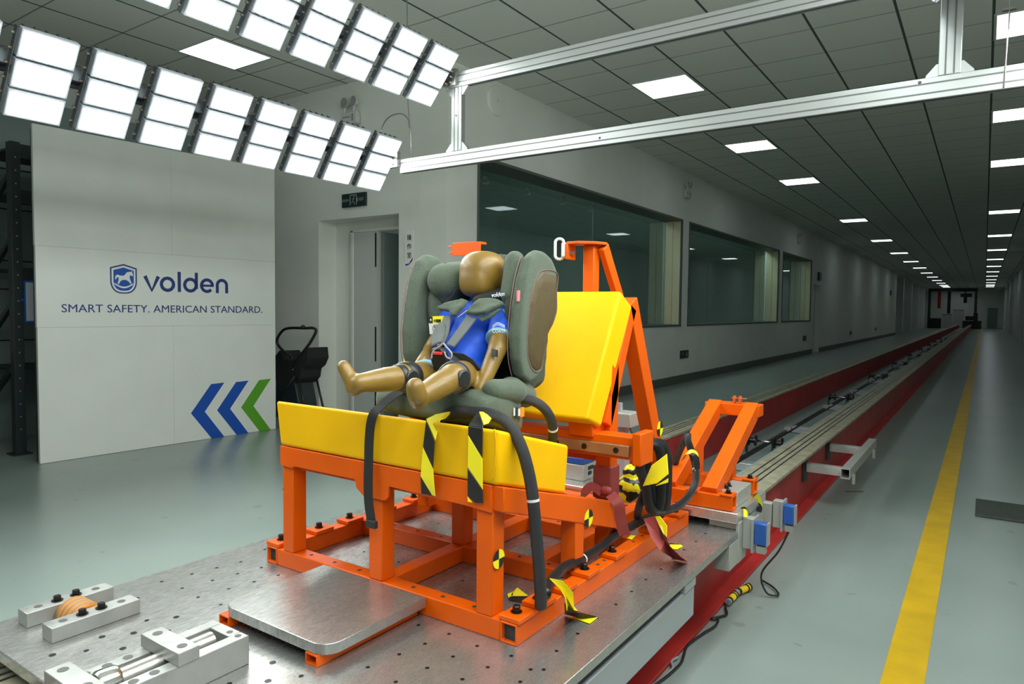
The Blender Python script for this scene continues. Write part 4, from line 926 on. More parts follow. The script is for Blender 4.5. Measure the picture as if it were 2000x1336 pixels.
t = thing('clamp_block', 'grey metal clamp block with black bolts and orange roller between the fixture tubes', 'clamp', (-.755, 2.6, PZ))
m = MB(); m.box(-.79, -.715, 2.50, 2.68, PZ+.0005, PZ+.055); m.build('block', 'box metal', t, bevel=.003)
for y in (2.54, 2.575): m = MB(); bolt(m, (-.77, y, PZ+.055), .009, .014); m.build('bolt', 'black steel', t)
m = MB(); m.cyl((-.83, 2.56, PZ+.032), (-.795, 2.56, PZ+.032), .031, 28); m.build('roller', 'striped rubber', t)
# blue photo sensors
def sensor(y, dz, lab):
    t = thing('photo_sensor', lab, 'sensor', (-.6, y, .3), 'blue photo sensors beside the track')
    m = MB(); m.box(-.69+.002, -.655, y-.02, y+.02, .33+dz, .44+dz); m.build('bracket', 'box metal', t, bevel=.002)
    m = MB(); m.box(-.655, -.648, y-.03, y+.05, .32+dz, .44+dz); m.build('mounting_plate', 'light metal', t)
    m = MB(); m.box(-.648, -.606, y-.02, y+.018, .35+dz, .428+dz); m.build('housing', 'sensor blue', t, bevel=.004)
    m = MB(); m.box(-.606, -.601, y-.018, y+.016, .35+dz, .43+dz); m.build('lens', 'light metal', t)
    m = MB(); m.box(-.64, -.61, y-.016, y+.014, .32+dz, .345+dz); m.build('plug', 'box metal', t)
    return t
sensor(2.50, 0.0, 'blue photo sensor box on a metal bracket at the corner of the sled')
s2 = sensor(2.93, -.035, 'second blue photo sensor box farther along the red girder')
m = MB(); m.box(-.86, -.692, 2.91, 2.95, .30, .39); m.build('long_bracket', 'box metal', s2, bevel=.002)
m = MB(); m.tube(smooth_path([(-.625, 2.93, .29), (-.66, 2.91, .2), (-.72, 2.89, .1), (-.70, 2.9, .02), (-.66, 2.93, .012), (-.70, 3.0, .012), (-.76, 3.05, .012)]), .004, 8); tag(m.build('sensor_cable', 'black plastic', smooth=True), 'black cable looping from the farther blue sensor to the floor', 'cable')
# device and junction box behind
t = thing('power_unit', 'small grey metal equipment box with blue band behind the bench', 'equipment box', (-1.43, 2.56, PZ))
A = lambda u, v, y: at(u, v, y)
m = MB(); m.box(-1.52, -1.345, 2.50, 2.62, PZ+.0005, .532); m.build('case', 'box metal', t, bevel=.003)
m = MB(); m.box(-1.52, -1.350, 2.505, 2.61, .533, .558); m.build('blue_band', 'blue plastic', t, bevel=.002)
for k in range(12): m = MB(); m.cyl((-1.50+.0125*k, 2.53+.01*(k % 3), .558), (-1.50+.0125*k, 2.53+.01*(k % 3), .598), .0042, 8); m.build('terminal', 'white plastic', t)
m = MB(); m.box(-1.3445, -1.3435, 2.54, 2.57, .485, .50).box(-1.3445, -1.3435, 2.54, 2.585, .507, .522); m.build('socket', 'black plastic', t)
t = thing('junction_box', 'grey junction box on a white post behind the orange bench', 'junction box', (-1.17, 2.55, PZ))
m = MB(); m.cyl((-1.19, 2.55, PZ+.0005), (-1.19, 2.55, .71), .026, 24); m.build('post', 'light metal', t, smooth=False)
m = MB(); m.box(-1.25, -1.14, 2.50, 2.60, .71, .765); m.build('box', 'box metal', t, bevel=.003)
m = MB(); m.cyl((-1.21, 2.55, .765), (-1.21, 2.55, .80), .012); m.build('gland', 'light metal', t)
m = MB(); m.tube(smooth_path([(-1.15, 2.52, .71), (-1.13, 2.52, .66), (-1.12, 2.52, .62)]), .003, 6); m.build('lead', 'black plastic', t)
# ------------------------------------------------------------------ child seat
XC = -1.173
cs = thing('child_car_seat', 'olive green fabric child car seat with deep side wings holding the dummy', 'child seat', (XC, 1.55, .89))
OF = 'olive fabric'
def loft(mb, secs, close=True):
    """sections: lists of points with equal counts"""
    n = len(secs[0]); vs = [p for s in secs for p in s]; fs = []
    for i in range(len(secs)-1):
        for k in range(n):
            k2 = (k+1) % n; fs.append((i*n+k, i*n+k2, (i+1)*n+k2, (i+1)*n+k))
    fs.append(tuple(range(n-1, -1, -1))); fs.append(tuple((len(secs)-1)*n+k for k in range(n)))
    return mb.add(vs, fs)
def pad(nm, prof, xs, par=cs, mm=OF, vox=.0065, sm=8, zoff=None):
    """profile (y, z) extruded over a list of (x, shrink) stations and rounded"""
    cy = sum(a for a, b in prof)/len(prof); cz = sum(b for a, b in prof)/len(prof)
    m = MB(); loft(m, [[V(x, cy+(a-cy)*k, cz+(b-cz)*k) for a, b in prof] for x, k in xs]); return m.build(nm, mm, par, voxel=vox, sm=sm)
# base, lofted front to back
def sect(y, hw, z0, z1, n=28, e=.42):
    zc2 = (z0+z1)/2; hz2 = (z1-z0)/2
    f = lambda c: math.copysign(abs(c)**e, c)
    return [V(XC+hw*f(math.cos(2*PI*i/n)), y, zc2+hz2*f(math.sin(2*PI*i/n))) for i in range(n)]
m = MB(); loft(m, [sect(*q) for q in ((1.322, .172, .905, .940), (1.335, .188, .893, .962), (1.37, .197, .882, .977), (1.42, .198, .868, .976), (1.48, .190, .850, .964), (1.53, .165, .834, .955), (1.60, .105, .815, .95), (1.68, .04, .80, .95))])
m.build('base', OF, cs, voxel=.006, sm=8)
for s in (-1, 1):
    m = MB(); m.caps((XC+s*.172, 1.385, .972), (XC+s*.175, 1.47, .962), .029, .034); m.caps((XC+s*.165, 1.47, .965), (XC+s*.15, 1.56, .94), .036, .034); m.build('side_bolster', OF, cs, voxel=.005, sm=6)
# seat back shell
back_prof = [(1.64, .94), (1.61, 1.0), (1.64, 1.12), (1.67, 1.25), (1.69, 1.30), (1.71, 1.305), (1.725, 1.25), (1.72, 1.10), (1.70, .95)]
pad('seat_back', back_prof, [(XC-.15, .9), (XC-.13, 1), (XC+.11, 1), (XC+.13, .9)], mm='olive dark fabric')
# wings: outline taken on the plane of the outer side face
XO = -.975
OUT = [(1048, 742), (1036, 750), (1023, 738), (1016, 705), (1015, 655), (1020, 598), (1029, 540), (1040, 500), (1052, 487), (1066, 490), (1080, 503), (1090, 527), (1088, 570), (1089, 606), (1082, 632), (1071, 655), (1063, 700), (1057, 730)]
INN = [(1046, 727), (1037, 718), (1031, 695), (1030, 655), (1036, 585), (1046, 545), (1060, 528), (1088, 534), (1087, 570), (1087, 606), (1080, 631), (1069, 654), (1061, 700), (1056, 722)]
outer = [(p.y, p.z) for p in (at(u, v, x=XO) for u, v in OUT)]; inner = [(p.y, p.z) for p in (at(u, v, x=XO) for u, v in INN)]
def wing(s):
    xo = XC+s*.198; xi = XC+s*.156
    cy = sum(a for a, b in outer)/len(outer); cz = sum(b for a, b in outer)/len(outer)
    dy0 = 0 if s > 0 else -.02
    def sec(x, k): return [V(x, cy+(a-cy)*k+dy0, cz+(b-cz)*k) for a, b in outer]
    m = MB(); st = [sec(xi, .90), sec(xi+s*.010, .965), sec(xo-s*.014, 1.0), sec(xo, .965)]
    loft(m, st if s > 0 else st[::-1]); w_ = m.build('side_wing', OF, cs, voxel=.005, sm=5)
    m = MB(); iy = sum(a for a, b in inner)/len(inner); iz = sum(b for a, b in inner)/len(inner)
    def s2(x, k): return [V(x, iy+(a-iy)*k+dy0, iz+(b-iz)*k) for a, b in inner]
    st = [s2(xo-s*.010, 1.0), s2(xo+s*.0015, .98), s2(xo+s*.006, .80), s2(xo+s*.008, .4)]
    loft(m, st if s > 0 else st[::-1]); m.build('mesh_panel', 'mesh fabric', cs, voxel=.004, sm=3)
    ex_ = xi+.006 if s > 0 else xo+.004; edge = [V(ex_, a-.0015+dy0, b) for a, b in outer[2:8]]
    m = MB(); m.tube(smooth_path(edge), .0013, 8); m.build('piping', 'piping', cs, smooth=True)
    m = MB(); ie = [V(xo+s*.0005, a+dy0, b) for a, b in inner]; m.tube(smooth_path(ie+[ie[0]]), .0013, 8); m.build('piping', 'piping', cs, smooth=True)
for s in (1, -1): wing(s)
for s in (-1, 1):
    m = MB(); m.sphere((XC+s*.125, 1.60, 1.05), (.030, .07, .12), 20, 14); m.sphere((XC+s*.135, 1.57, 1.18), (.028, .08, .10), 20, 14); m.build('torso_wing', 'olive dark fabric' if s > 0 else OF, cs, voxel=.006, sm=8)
# headrest with cheek pads
m = MB(); m.sphere((XC, 1.64, 1.265), (.12, .035, .07), 24, 14); m.build('headrest', 'olive dark fabric', cs, voxel=.007, sm=6)
m = MB(); m.caps((XC+.128, 1.515, 1.215), (XC+.130, 1.535, 1.305), .026, .026, 16); m.caps((XC+.108, 1.545, 1.20), (XC+.110, 1.56, 1.30), .026, .028, 16); m.build('head_wing', OF, cs, voxel=.0045, sm=4)
for s in (-1,):
    m = MB(); x0 = XC+s*.145; 
    m.caps((XC+s*.108, 1.53, 1.253), (XC+s*.098, 1.62, 1.262), .053, .054, 20); m.caps((XC+s*.112, 1.54, 1.215), (XC+s*.105, 1.62, 1.215), .032, .034, 18); m.build('head_wing', OF, cs, voxel=.006, sm=8)
    m = MB(); m.tube([V(XC+s*.112+.052*math.cos(a)*s*-1, 1.535-.012, 1.25+.056*math.sin(a)) for a in [PI*(-.5+i/12) for i in range(13)]], .0009, 6); m.build('piping', 'piping', cs)
# collar of fabric under the head at the right with brand lettering
m = MB(); m.caps((XC+.035, 1.50, 1.195), (XC+.10, 1.55, 1.215), .018, .024); m.build('neck_pad', 'black fabric', cs, voxel=.005, sm=4)
text('volden', .017, at(960, 581, 1.475), (1, .15, .12), (0, 0, 1), 'white print', cs, name='brand_lettering', width=.038)
# labels
def decal(nm, uvs, y, mm, par=cs):
    m = MB(); ps = [at(u, v, y) for u, v in uvs]; n = (ps[1]-ps[0]).cross(ps[-1]-ps[0]).normalized(); 
    if n.dot(-ps[0]) < 0: n = -n
    k = len(ps); m.add([p for p in ps]+[p+n*.0015 for p in ps], [tuple(range(k)), tuple(range(k, 2*k))]+[(i, (i+1) % k, k+(i+1) % k, k+i) for i in range(k)]); return m.build(nm, mm, par)
YL = 1.462
decal('care_label', [(837, 618), (867, 617), (868, 631), (838, 631)], YL, 'hazard yellow'); decal('care_label', [(837, 618), (845, 618), (845.5, 631), (838, 631)], YL-.001, 'black plastic'); decal('care_label', [(838, 631), (868, 631), (866, 651), (840, 653)], YL, 'white plastic')
text('小提醒', .010, at(847, 629, YL-.002), (1, 0, 0), (0, 0, 1), 'hazard black', cs, width=.026)
m = MB(); c = at(851, 642, YL-.003)
m.tube([c+V(.011*math.cos(a), 0, .011*math.sin(a)) for a in [2*PI*i/20 for i in range(21)]], .0007, 6); m.bar(c+V(-.007, 0, .008), c+V(.007, 0, -.008), .001, .0012); m.bar(c+V(0, 0, .006), c+V(0, 0, -.006), .001, .001); m.build('care_symbol', 'black plastic', cs)
m = MB(); c = at(841.3, 625, YL-.003); m.sphere(c, (.0028, .0006, .0035), 10, 6); m.build('drop_symbol', 'white plastic', cs)
q_ = at(1017, 578, x=-.985); MB().box(-.990, -.986, q_.y-.012, q_.y-.001, q_.z-.014, q_.z+.014).build('side_tag', 'pink label', cs)
m = MB(); p_ = at(1000, 797, 1.40); 
x_ = XC+.2005
for k, (a, b, c_, d_, mm) in enumerate(((1.435, 1.44, .905, .925, 'white plastic'), (1.443, 1.452, .90, .925, 'dark steel paint'), (1.455, 1.463, .902, .920, 'white plastic'), (1.466, 1.482, .898, .922, 'orange rubber'))): MB().box(x_-.003, x_, a, b, c_, d_).build('logo_sticker', mm, cs)
# harness
def belt(pts, w_, side, mm, nm, par, t=.002, k=5): m = MB(); m.ribbon(smooth_path(pts, k), w_, side, t); return m.build(nm, mm, par)
A = at
def slab(nm, uvy, t, mm, par=cs, vox=0, sm=4, bev=0):
    ps = [at(u, v, y) for u, v, y in uvy]; n = V(0, 0, 0)
    for i in range(len(ps)): n += ps[i].cross(ps[(i+1) % len(ps)])
    n.normalize()
    if n.dot(-ps[0]) < 0: n = -n
    c = sum(ps, V(0, 0, 0))/len(ps); k = len(ps); m = MB()
    front = [c+(p-c)*.94+n*t for p in ps]; vs = ps+front+[c+n*t*1.1, c]
    fs = [(i, (i+1) % k, k+(i+1) % k, k+i) for i in range(k)]+[(k+i, k+(i+1) % k, 2*k) for i in range(k)]+[((i+1) % k, i, 2*k+1) for i in range(k)]
    m.add(vs, fs); return m.build(nm, mm, par, voxel=vox, sm=sm, bevel=bev)
slab('shoulder_strap', [(868, 616, 1.462), (882, 616, 1.462), (877, 650, 1.432), (867, 674, 1.405), (854, 678, 1.402), (858, 650, 1.435)], .003, 'webbing')
slab('chest_pad', [(862, 630, 1.452), (872, 634, 1.446), (873, 655, 1.428), (866, 672, 1.408), (846, 681, 1.412), (843, 668, 1.43), (851, 648, 1.445)], .010, 'webbing', vox=.0035, sm=3)
slab('shoulder_strap', [(913, 615, 1.450), (932, 622, 1.440), (912, 648, 1.415), (887, 679, 1.392), (872, 674, 1.396), (893, 645, 1.418)], .003, 'webbing')
slab('shoulder_pad', [(855, 604, 1.465), (872, 594, 1.468), (909, 586, 1.485), (918, 590, 1.485), (906, 603, 1.462), (892, 621, 1.452), (882, 618, 1.455), (884, 611, 1.458), (858, 608, 1.462)], .014, OF, vox=.004, sm=5)
slab('shoulder_pad', [(909, 615, 1.442), (922, 601, 1.445), (936, 589, 1.46), (956, 586, 1.475), (978, 590, 1.48), (990, 597, 1.48), (968, 606, 1.455), (951, 616, 1.44), (929, 619, 1.438)], .016, OF, vox=.004, sm=5)
slab('shoulder_pad', [(930, 619, 1.446), (951, 616, 1.448), (971, 602, 1.466), (985, 603, 1.475), (960, 622, 1.455), (942, 630, 1.445)], .010, OF, vox=.004, sm=4)
# buckle
bk = MB(); c = A(857, 700, 1.335)
bk.prism([(-.020, -.030), (.018, -.030), (.024, -.008), (.022, .020), (.012, .032), (-.012, .032), (-.022, .020), (-.024, -.008)], c+V(0, .012, 0), (.97, .2, 0), (0, -.35, .94), (.2, -.9, -.3), .018)
bo = bk.build('buckle', 'black plastic', cs, bevel=.004, seg=3)
c2 = A(855, 690, 1.312); m = MB(); m.bar(c2-V(.013, 0, 0), c2+V(.013, 0, 0), .006, .007); m.build('release_button', 'red button', bo, bevel=.001)
m = MB(); ap = [A(u, v, 1.318) for u, v in ((843, 700), (845, 688), (853, 680), (860, 676), (866, 671), (872, 678), (882, 690), (880, 700), (872, 697), (868, 687))]; m.tube(smooth_path(ap), .0022, 6); m.build('buckle_rim', 'grey plastic', bo)
slab('lap_strap', [(876, 686, 1.375), (905, 690, 1.378), (925, 702, 1.388), (942, 725, 1.40), (952, 745, 1.42), (938, 744, 1.40), (918, 727, 1.382), (895, 708, 1.372), (880, 700, 1.37)], .004, 'black webbing')
slab('crotch_strap', [(868, 705, 1.388), (880, 700, 1.39), (888, 712, 1.385), (880, 724, 1.375), (868, 727, 1.372)], .006, 'webbing')
belt([A(853, 716, 1.36), A(850, 727, 1.35), A(842, 738, 1.37)], .03, (1, 0, 0), 'black webbing', 'crotch_strap', cs)
# adjuster strap hanging over the front of the bench
st_ = [A(796, 757, 1.345), A(785, 763, 1.325), A(765, 775, 1.305), A(745, 792, 1.285), A(731, 806, 1.268), V(A(724, 826, 1.262).x, 1.2625, A(724, 826, 1.262).z)]
st_ += [A(721, 860, 1.264), A(720, 900, 1.266), A(719, 940, 1.262), A(720, 980, 1.262), A(724, 1010, 1.262), A(726, 1029, 1.262)]
m = MB(); m.ribbon(smooth_path(st_, 5), .025, [(.9, .3, 0)]*(len(st_)*5-4), .0022)
aj = tag(m.build('adjuster_strap', 'black webbing'), 'long black webbing strap hanging down over the front of the yellow cushion', 'strap')
m = MB(); p = A(726, 1025, 1.262); m.box(p.x-.017, p.x+.017, 1.256, 1.268, p.z-.008, p.z+.012); m.build('folded_end', 'black webbing', aj, bevel=.002)

# ------------------------------------------------------------------ crash test dummy
dm = thing('crash_test_dummy', 'tan child crash test dummy in blue shirt strapped in the green child seat', 'crash test dummy', (-1.170, 1.45, .97))
m = MB()
HC = A(942, 537, 1.53)
# torso, neck
m.caps((-1.170, 1.565, 1.13), (-1.173, 1.49, 1.02), .062, .060, 18); m.sphere((-1.170, 1.45, .995), (.085, .06, .045), 18, 12)
m.caps((-1.108, 1.555, 1.155), (-1.235, 1.555, 1.155), .042, .042)
m.caps((-1.170, 1.56, 1.17), (-1.170, 1.545, 1.225), .030, .028)
# arms
sh_l = V(-1.080, 1.545, 1.152); el_l = A(971, 683, 1.455); wr_l = A(948, 738, 1.40); ha_l = A(938, 760, 1.38)
m.caps(sh_l, el_l, .033, .026); m.caps(el_l, wr_l, .025, .020)
m.caps(wr_l, ha_l, .020, .015)
sh_r = V(-1.258, 1.535, 1.145); el_r = V(-1.28, 1.47, 1.055); wr_r = A(826, 704, 1.385)
m.caps(sh_r, el_r, .032, .025); m.caps(el_r, wr_r, .022, .017)
ha_r = A(815, 716, 1.365); m.caps(wr_r, ha_r, .017, .013)
# hands: mitten-free, five short fingers on each
for w0, h0, sd in ((wr_l, ha_l, 1), (wr_r, ha_r, -1)):
    d = (h0-w0).normalized(); lat = d.cross(V(sd*.7, -.3, .5)).normalized()
    for k, (o, l) in enumerate(((-.011, .015), (-.004, .020), (.004, .021), (.011, .017))):
        b_ = h0+lat*o; m.caps(b_, b_+d*l+V(0, -.002, -.004), .0048, .0042, 8)
    m.caps(w0+(h0-w0)*.5+lat*.013, h0+lat*.022, .0055, .0045, 8)
# legs
hip_r = V(-1.21, 1.44, .995); kn_r = A(786, 737, 1.235); an_r = A(702, 748, 1.095); toe_r = A(672, 714, 1.09)
hip_l = V(-1.128, 1.435, 1.0); kn_l = A(884, 738, 1.225); an_l = A(818, 775, 1.085); toe_l = A(811, 750, 1.07)
for h_, k_, a_, t_, dn in ((hip_r, kn_r, an_r, toe_r, -1), (hip_l, kn_l, an_l, toe_l, 1)):
    m.caps(h_, k_, .040, .034, 18); m.caps(k_, k_+(a_-k_)*.4, .030, .0300, 18); m.caps(k_+(a_-k_)*.4, a_, .0300, .0215, 18)
m.caps(A(694, 756, 1.093), A(671, 716, 1.085), .0195, .0155, 14); m.sphere(A(692, 757, 1.093), .0205)
m.caps(A(817, 783, 1.075), A(811, 755, 1.055), .0200, .0195, 14); m.caps(A(815, 773, 1.062), A(811, 756, 1.055), .0215, .020, 14)
body = m.build('body', 'dummy skin', dm, voxel=.0045, sm=5)
# head: smooth egg with flattened face and cut-away jaw
def superell(mb, c, r, e1, e2, n=32, k=20, shear=0):
    f = lambda x, e: math.copysign(abs(x)**e, x); vs = []; fs = []
    for i in range(k+1):
        ph = PI*i/k
        for j in range(n):
            t = 2*PI*j/n; z = f(math.cos(ph), e1); s_ = abs(math.sin(ph))**e1
            vs.append(c+V(r[0]*s_*f(math.cos(t), e2), r[1]*s_*f(math.sin(t), e2)+shear*z, r[2]*z))
    for i in range(k):
        for j in range(n): fs.append((i*n+j, (i+1)*n+j, (i+1)*n+(j+1) % n, i*n+(j+1) % n))
    mb.add(vs, fs)
m = MB(); HC = A(943, 535, 1.55)
superell(m, HC+V(0, .002, .004), (.0615, .068, .060), .82, .85)
superell(m, HC+V(0, -.022, -.020), (.051, .046, .047), .75, .75)
hd = m.build('head', 'dummy skin', dm, voxel=.0045, sm=10)
m = MB(); m.cyl((-1.170, 1.55, 1.185), (-1.170, 1.54, 1.215), .024, 20); m.build('neck_ring', 'black plastic', dm, bevel=.003)
# knee and elbow joints
def cuff(p, q, a, b, r, nm, ml='black plastic'):
    p = Vector(p); q = Vector(q); d = q-p; m = MB(); m.tube([p+d*a, p+d*(a+(b-a)*.1), p+d*(a+(b-a)*.5), p+d*(b-(b-a)*.1), p+d*b], [r*.93, r, r*1.03, r, r*.93], 24); return m.build(nm, ml, dm, smooth=True)
cuff(hip_r, kn_r, .80, 1.0, .038, 'knee_joint'); cuff(hip_l, kn_l, .82, 1.0, .038, 'knee_joint')
cuff(kn_r, an_r, .0, .16, .0325, 'knee_joint'); 
for c_ in (kn_r, kn_l): m = MB(); m.cyl(c_-V(.036, 0, 0), c_+V(.036, 0, 0), .020, 20); m.build('knee_hinge', 'black plastic', dm, bevel=.003)
slab('elbow_joint', [(962, 681, 1.42), (973, 684, 1.42), (972, 698, 1.415), (961, 695, 1.415)], .006, 'black plastic', dm)
# shirt
m = MB()
m.caps((-1.170, 1.562, 1.13), (-1.173, 1.487, 1.035), .0685, .067, 20); m.caps((-1.108, 1.553, 1.152), (-1.235, 1.553, 1.152), .049, .049); m.sphere((-1.171, 1.51, 1.07), (.074, .066, .07), 20, 14); m.sphere((-1.171, 1.475, 1.0), (.088, .058, .040), 20, 14)
m.caps((-1.160, 1.535, 1.145), (-1.18, 1.51, 1.08), .058, .06)
m.build('shirt', 'blue lycra', dm, voxel=.005, sm=7)
d = el_l-sh_l
cuff(sh_l, el_l, -.12, .66, .0365, 'sleeve', 'blue lycra'); cuff(sh_l, el_l, .64, .72, .0375, 'sleeve_trim', 'pale teal lycra')
cuff(sh_r, el_r, -.1, .6, .037, 'sleeve', 'blue lycra')
m = MB(); m.ribbon(smooth_path([sh_l+V(.02, -.032, .022), sh_l+d*.15+V(.034, -.020, .012), sh_l+d*.40+V(.0385, -.006, .004), sh_l+d*.62+V(.039, -.004, 0)]), .014, (0, 1, .3), .003); m.build('sleeve_stripe', 'pale teal lycra', dm)
tx = V(.84, .56, 0).normalized(); tp = sh_l+d*.50+V(.012, -.045, -.004)
text('COATP', .013, A(962, 650, 1.42), tx, (0, -.1, 1), 'white print', dm, name='sleeve_lettering', width=.033)
m = MB()
for k in range(3): m.tube(smooth_path([A(962, 641-k*2.2, 1.418), A(972, 635-k*2.5, 1.415), A(986, 640-k*2, 1.425)]), .0006, 5)
m.build('sleeve_print', 'white print', dm)
m = MB()
for k in range(3): m.tube([A(894+4*k, 620-3*k, 1.43), A(904+4*k, 612-3*k, 1.43)], .0006, 5)
m.build('chest_print', 'white print', dm)
# shorts
cuff(hip_r, kn_r, .02, .44, .043, 'shorts_leg', 'blue lycra'); cuff(hip_r, kn_r, .43, .51, .0415, 'shorts_trim', 'pale teal lycra')
cuff(hip_l, kn_l, -.05, .20, .0425, 'shorts_leg', 'blue lycra'); cuff(hip_l, kn_l, .19, .25, .0425, 'shorts_trim', 'pale teal lycra')

# ------------------------------------------------------------------ hoses, ties, tape
def hose(pts, r, mm, nm, lab, cat='hose', k=6, ties=(), grp=None, par=None):
    P = smooth_path(pts, k); m = MB(); m.tube(P, r, 18); o = m.build(nm, mm, par, smooth=True)
    if par is None: tag(o, lab, cat, grp)
    for f in ties:
        i = int(f*(len(P)-2)); m = MB(); d = (P[i+1]-P[i]).normalized(); m.cyl(P[i]-d*.003, P[i]+d*.003, (r if not isinstance(r, list) else r[i])*1.05, 20); q = m.build('zip_tie', 'white plastic', o)
    return o
YH = 1.335
hp = [A(868, 812, 1.32), A(885, 806, 1.32), A(905, 805, 1.32), A(935, 806, 1.32), A(960, 810, 1.325), A(985, 822, 1.33), A(1003, 842, 1.335), A(1016, 868, 1.34), A(1026, 897, 1.345), A(1036, 940, 1.35), A(1042, 985, 1.35), A(1047, 1040, 1.355), A(1053, 1110, 1.36), A(1056, 1165, 1.365), A(1056, 1186, 1.368)]
hose(hp, .0145, 'braided sleeve', 'braided_hose', 'thick black braided hose looping over the near corner of the yellow seat cushion', ties=(.715,))
hose([A(960, 776, 1.47), A(985, 776, 1.48), A(1015, 778, 1.50), A(1045, 785, 1.52), A(1065, 800, 1.54), A(1077, 822, 1.56), A(1080, 845, 1.58), A(1078, 868, 1.60)], .0132, 'braided sleeve', 'braided_hose', 'black braided hose arching from behind the child seat beside the backrest cushion', ties=(.83,))
zz = .492
hose([at(1066, 1160, y=1.40), at(1068, 1146, x=-.885), at(1076, 1136, x=-.893), at(1088, 1122, x=-.90), at(1102, 1108, x=-.905), at(1138, 1092, x=-.908), at(1172, 1070, x=-.908), at(1207, 1043, x=-.908), at(1240, 1024, x=-.91), at(1262, 1012, x=-.915), at(1275, 1010, x=-.92), at(1290, 1012, x=-.94)], .0135, 'cable strands', 'cable_bundle', 'black cable bundle running along the right base rail of the orange bench', cat='cable', ties=(.47,))
# coiled bundle hanging beside the brace
cb = thing('coiled_cable', 'coiled black cable loops hanging at the rear corner of the bench wrapped in hazard tape', 'cable', A(1280, 990, 2.15))
def loop(du, dy, r, seedv):
    pts = [A(1262+du, 885, 2.05+dy), A(1272+du, 866, 2.05+dy), A(1290+du, 868, 2.08+dy), A(1300+du, 890, 2.1+dy), A(1301+du, 930, 2.1+dy), A(1299+du, 975, 2.1+dy), A(1294+du, 995, 2.1+dy), A(1284+du, 998, 2.08+dy), A(1276+du, 985, 2.06+dy), A(1270+du, 950, 2.05+dy), A(1260+du, 915, 2.05+dy)]
    m = MB(); P = smooth_path(pts+[pts[0]], 6); m.tube(P, r, 14, caps=False); m.build('loop', 'cable strands', cb, smooth=True)
loop(0, 0, .0155, 1); loop(-9, -.035, .0155, 2); loop(3, .04, .015, 4)
m = MB(); m.tube(smooth_path([A(1259, 960, 2.05), A(1250, 985, 2.05), A(1245, 1008, 2.07), A(1250, 1020, 2.12)]), .013, 14); m.build('tail', 'cable strands', cb, smooth=True)
slab('tape_wrap', [(1255, 950, 1.99), (1272, 910, 1.98), (1303, 886, 2.0), (1306, 926, 2.0), (1284, 944, 1.985)], .002, 'hazard yellow', cb)
slab('tape_wrap', [(1284, 945, 1.985), (1306, 927, 2.0), (1306, 934, 2.0)], .002, 'hazard black', cb)
slab('tape_wrap', [(1280, 949, 1.985), (1306, 933, 2.0), (1305, 942, 2.0)], .0025, 'hazard yellow', cb)
hose([A(1290, 1000, 2.12), A(1318, 992, 2.2), A(1340, 975, 2.27), A(1356, 950, 2.33), A(1360, 925, 2.36), A(1356, 900, 2.38), A(1350, 880, 2.38), A(1344, 862, 2.38), A(1343, 850, 2.40), A(1336, 862, 2.45), A(1322, 895, 2.52), A(1318, 912, 2.55)], .0125, 'cable strands', 'cable_bundle', 'black stranded cable bundle looping up over the arm of the orange fixture', cat='cable', ties=(.4,))
tw = MB(); tw.ribbon(smooth_path([A(1333, 898, 2.40), A(1342, 884, 2.36), A(1356, 886, 2.345), A(1361, 905, 2.35), A(1362, 918, 2.36)]), .022, (.5, .5, .7), .002); tag(tw.build('tape_wrap', 'hazard tape'), 'yellow and black tape wrapped round the cable on the fixture arm', 'tape')
# hazard-taped bundle
tb = MB(); c = A(1231, 950, 2.20); tb.sphere(c, (.052, .045, .042), 9, 6); tb.sphere(c+V(.0, 0, .045), (.030, .03, .035), 7, 5); tb.sphere(c+V(-.01, -.01, -.035), (.042, .03, .025), 8, 5)
def haz3(name):
    m_ = bpy.data.materials.new(name); MATS[name] = m_; N, L, B = nodes(m_); B.inputs['Roughness'].default_value = .35
    tc = N.new('ShaderNodeTexCoord'); wv = N.new('ShaderNodeTexWave'); wv.inputs['Scale'].default_value = 8; wv.inputs['Distortion'].default_value = 9; wv.inputs['Detail Scale'].default_value = 2.2; wv.bands_direction = 'Z'; L.new(tc.outputs['Object'], wv.inputs[0])
    g = N.new('ShaderNodeMath'); g.operation = 'GREATER_THAN'; g.inputs[1].default_value = .5; L.new(wv.outputs[1], g.inputs[0])
    mi = N.new('ShaderNodeMix'); mi.data_type = 'RGBA'; mi.inputs[6].default_value = (.012, .013, .012, 1); mi.inputs[7].default_value = (.86, .74, .01, 1); L.new(g.outputs[0], mi.inputs[0]); L.new(mi.outputs[2], B.inputs['Base Color'])
haz3('zigzag hazard')
o = tag(tb.build('taped_bundle', 'zigzag hazard', voxel=.006, sm=3), 'crumpled bundle wrapped in zigzag yellow and black tape behind the bench post', 'bundle')
m = MB(); m.cyl(c+V(.02, 0, .04), c+V(.03, 0, .09), .008); m.build('cable_end', 'black plastic', o)
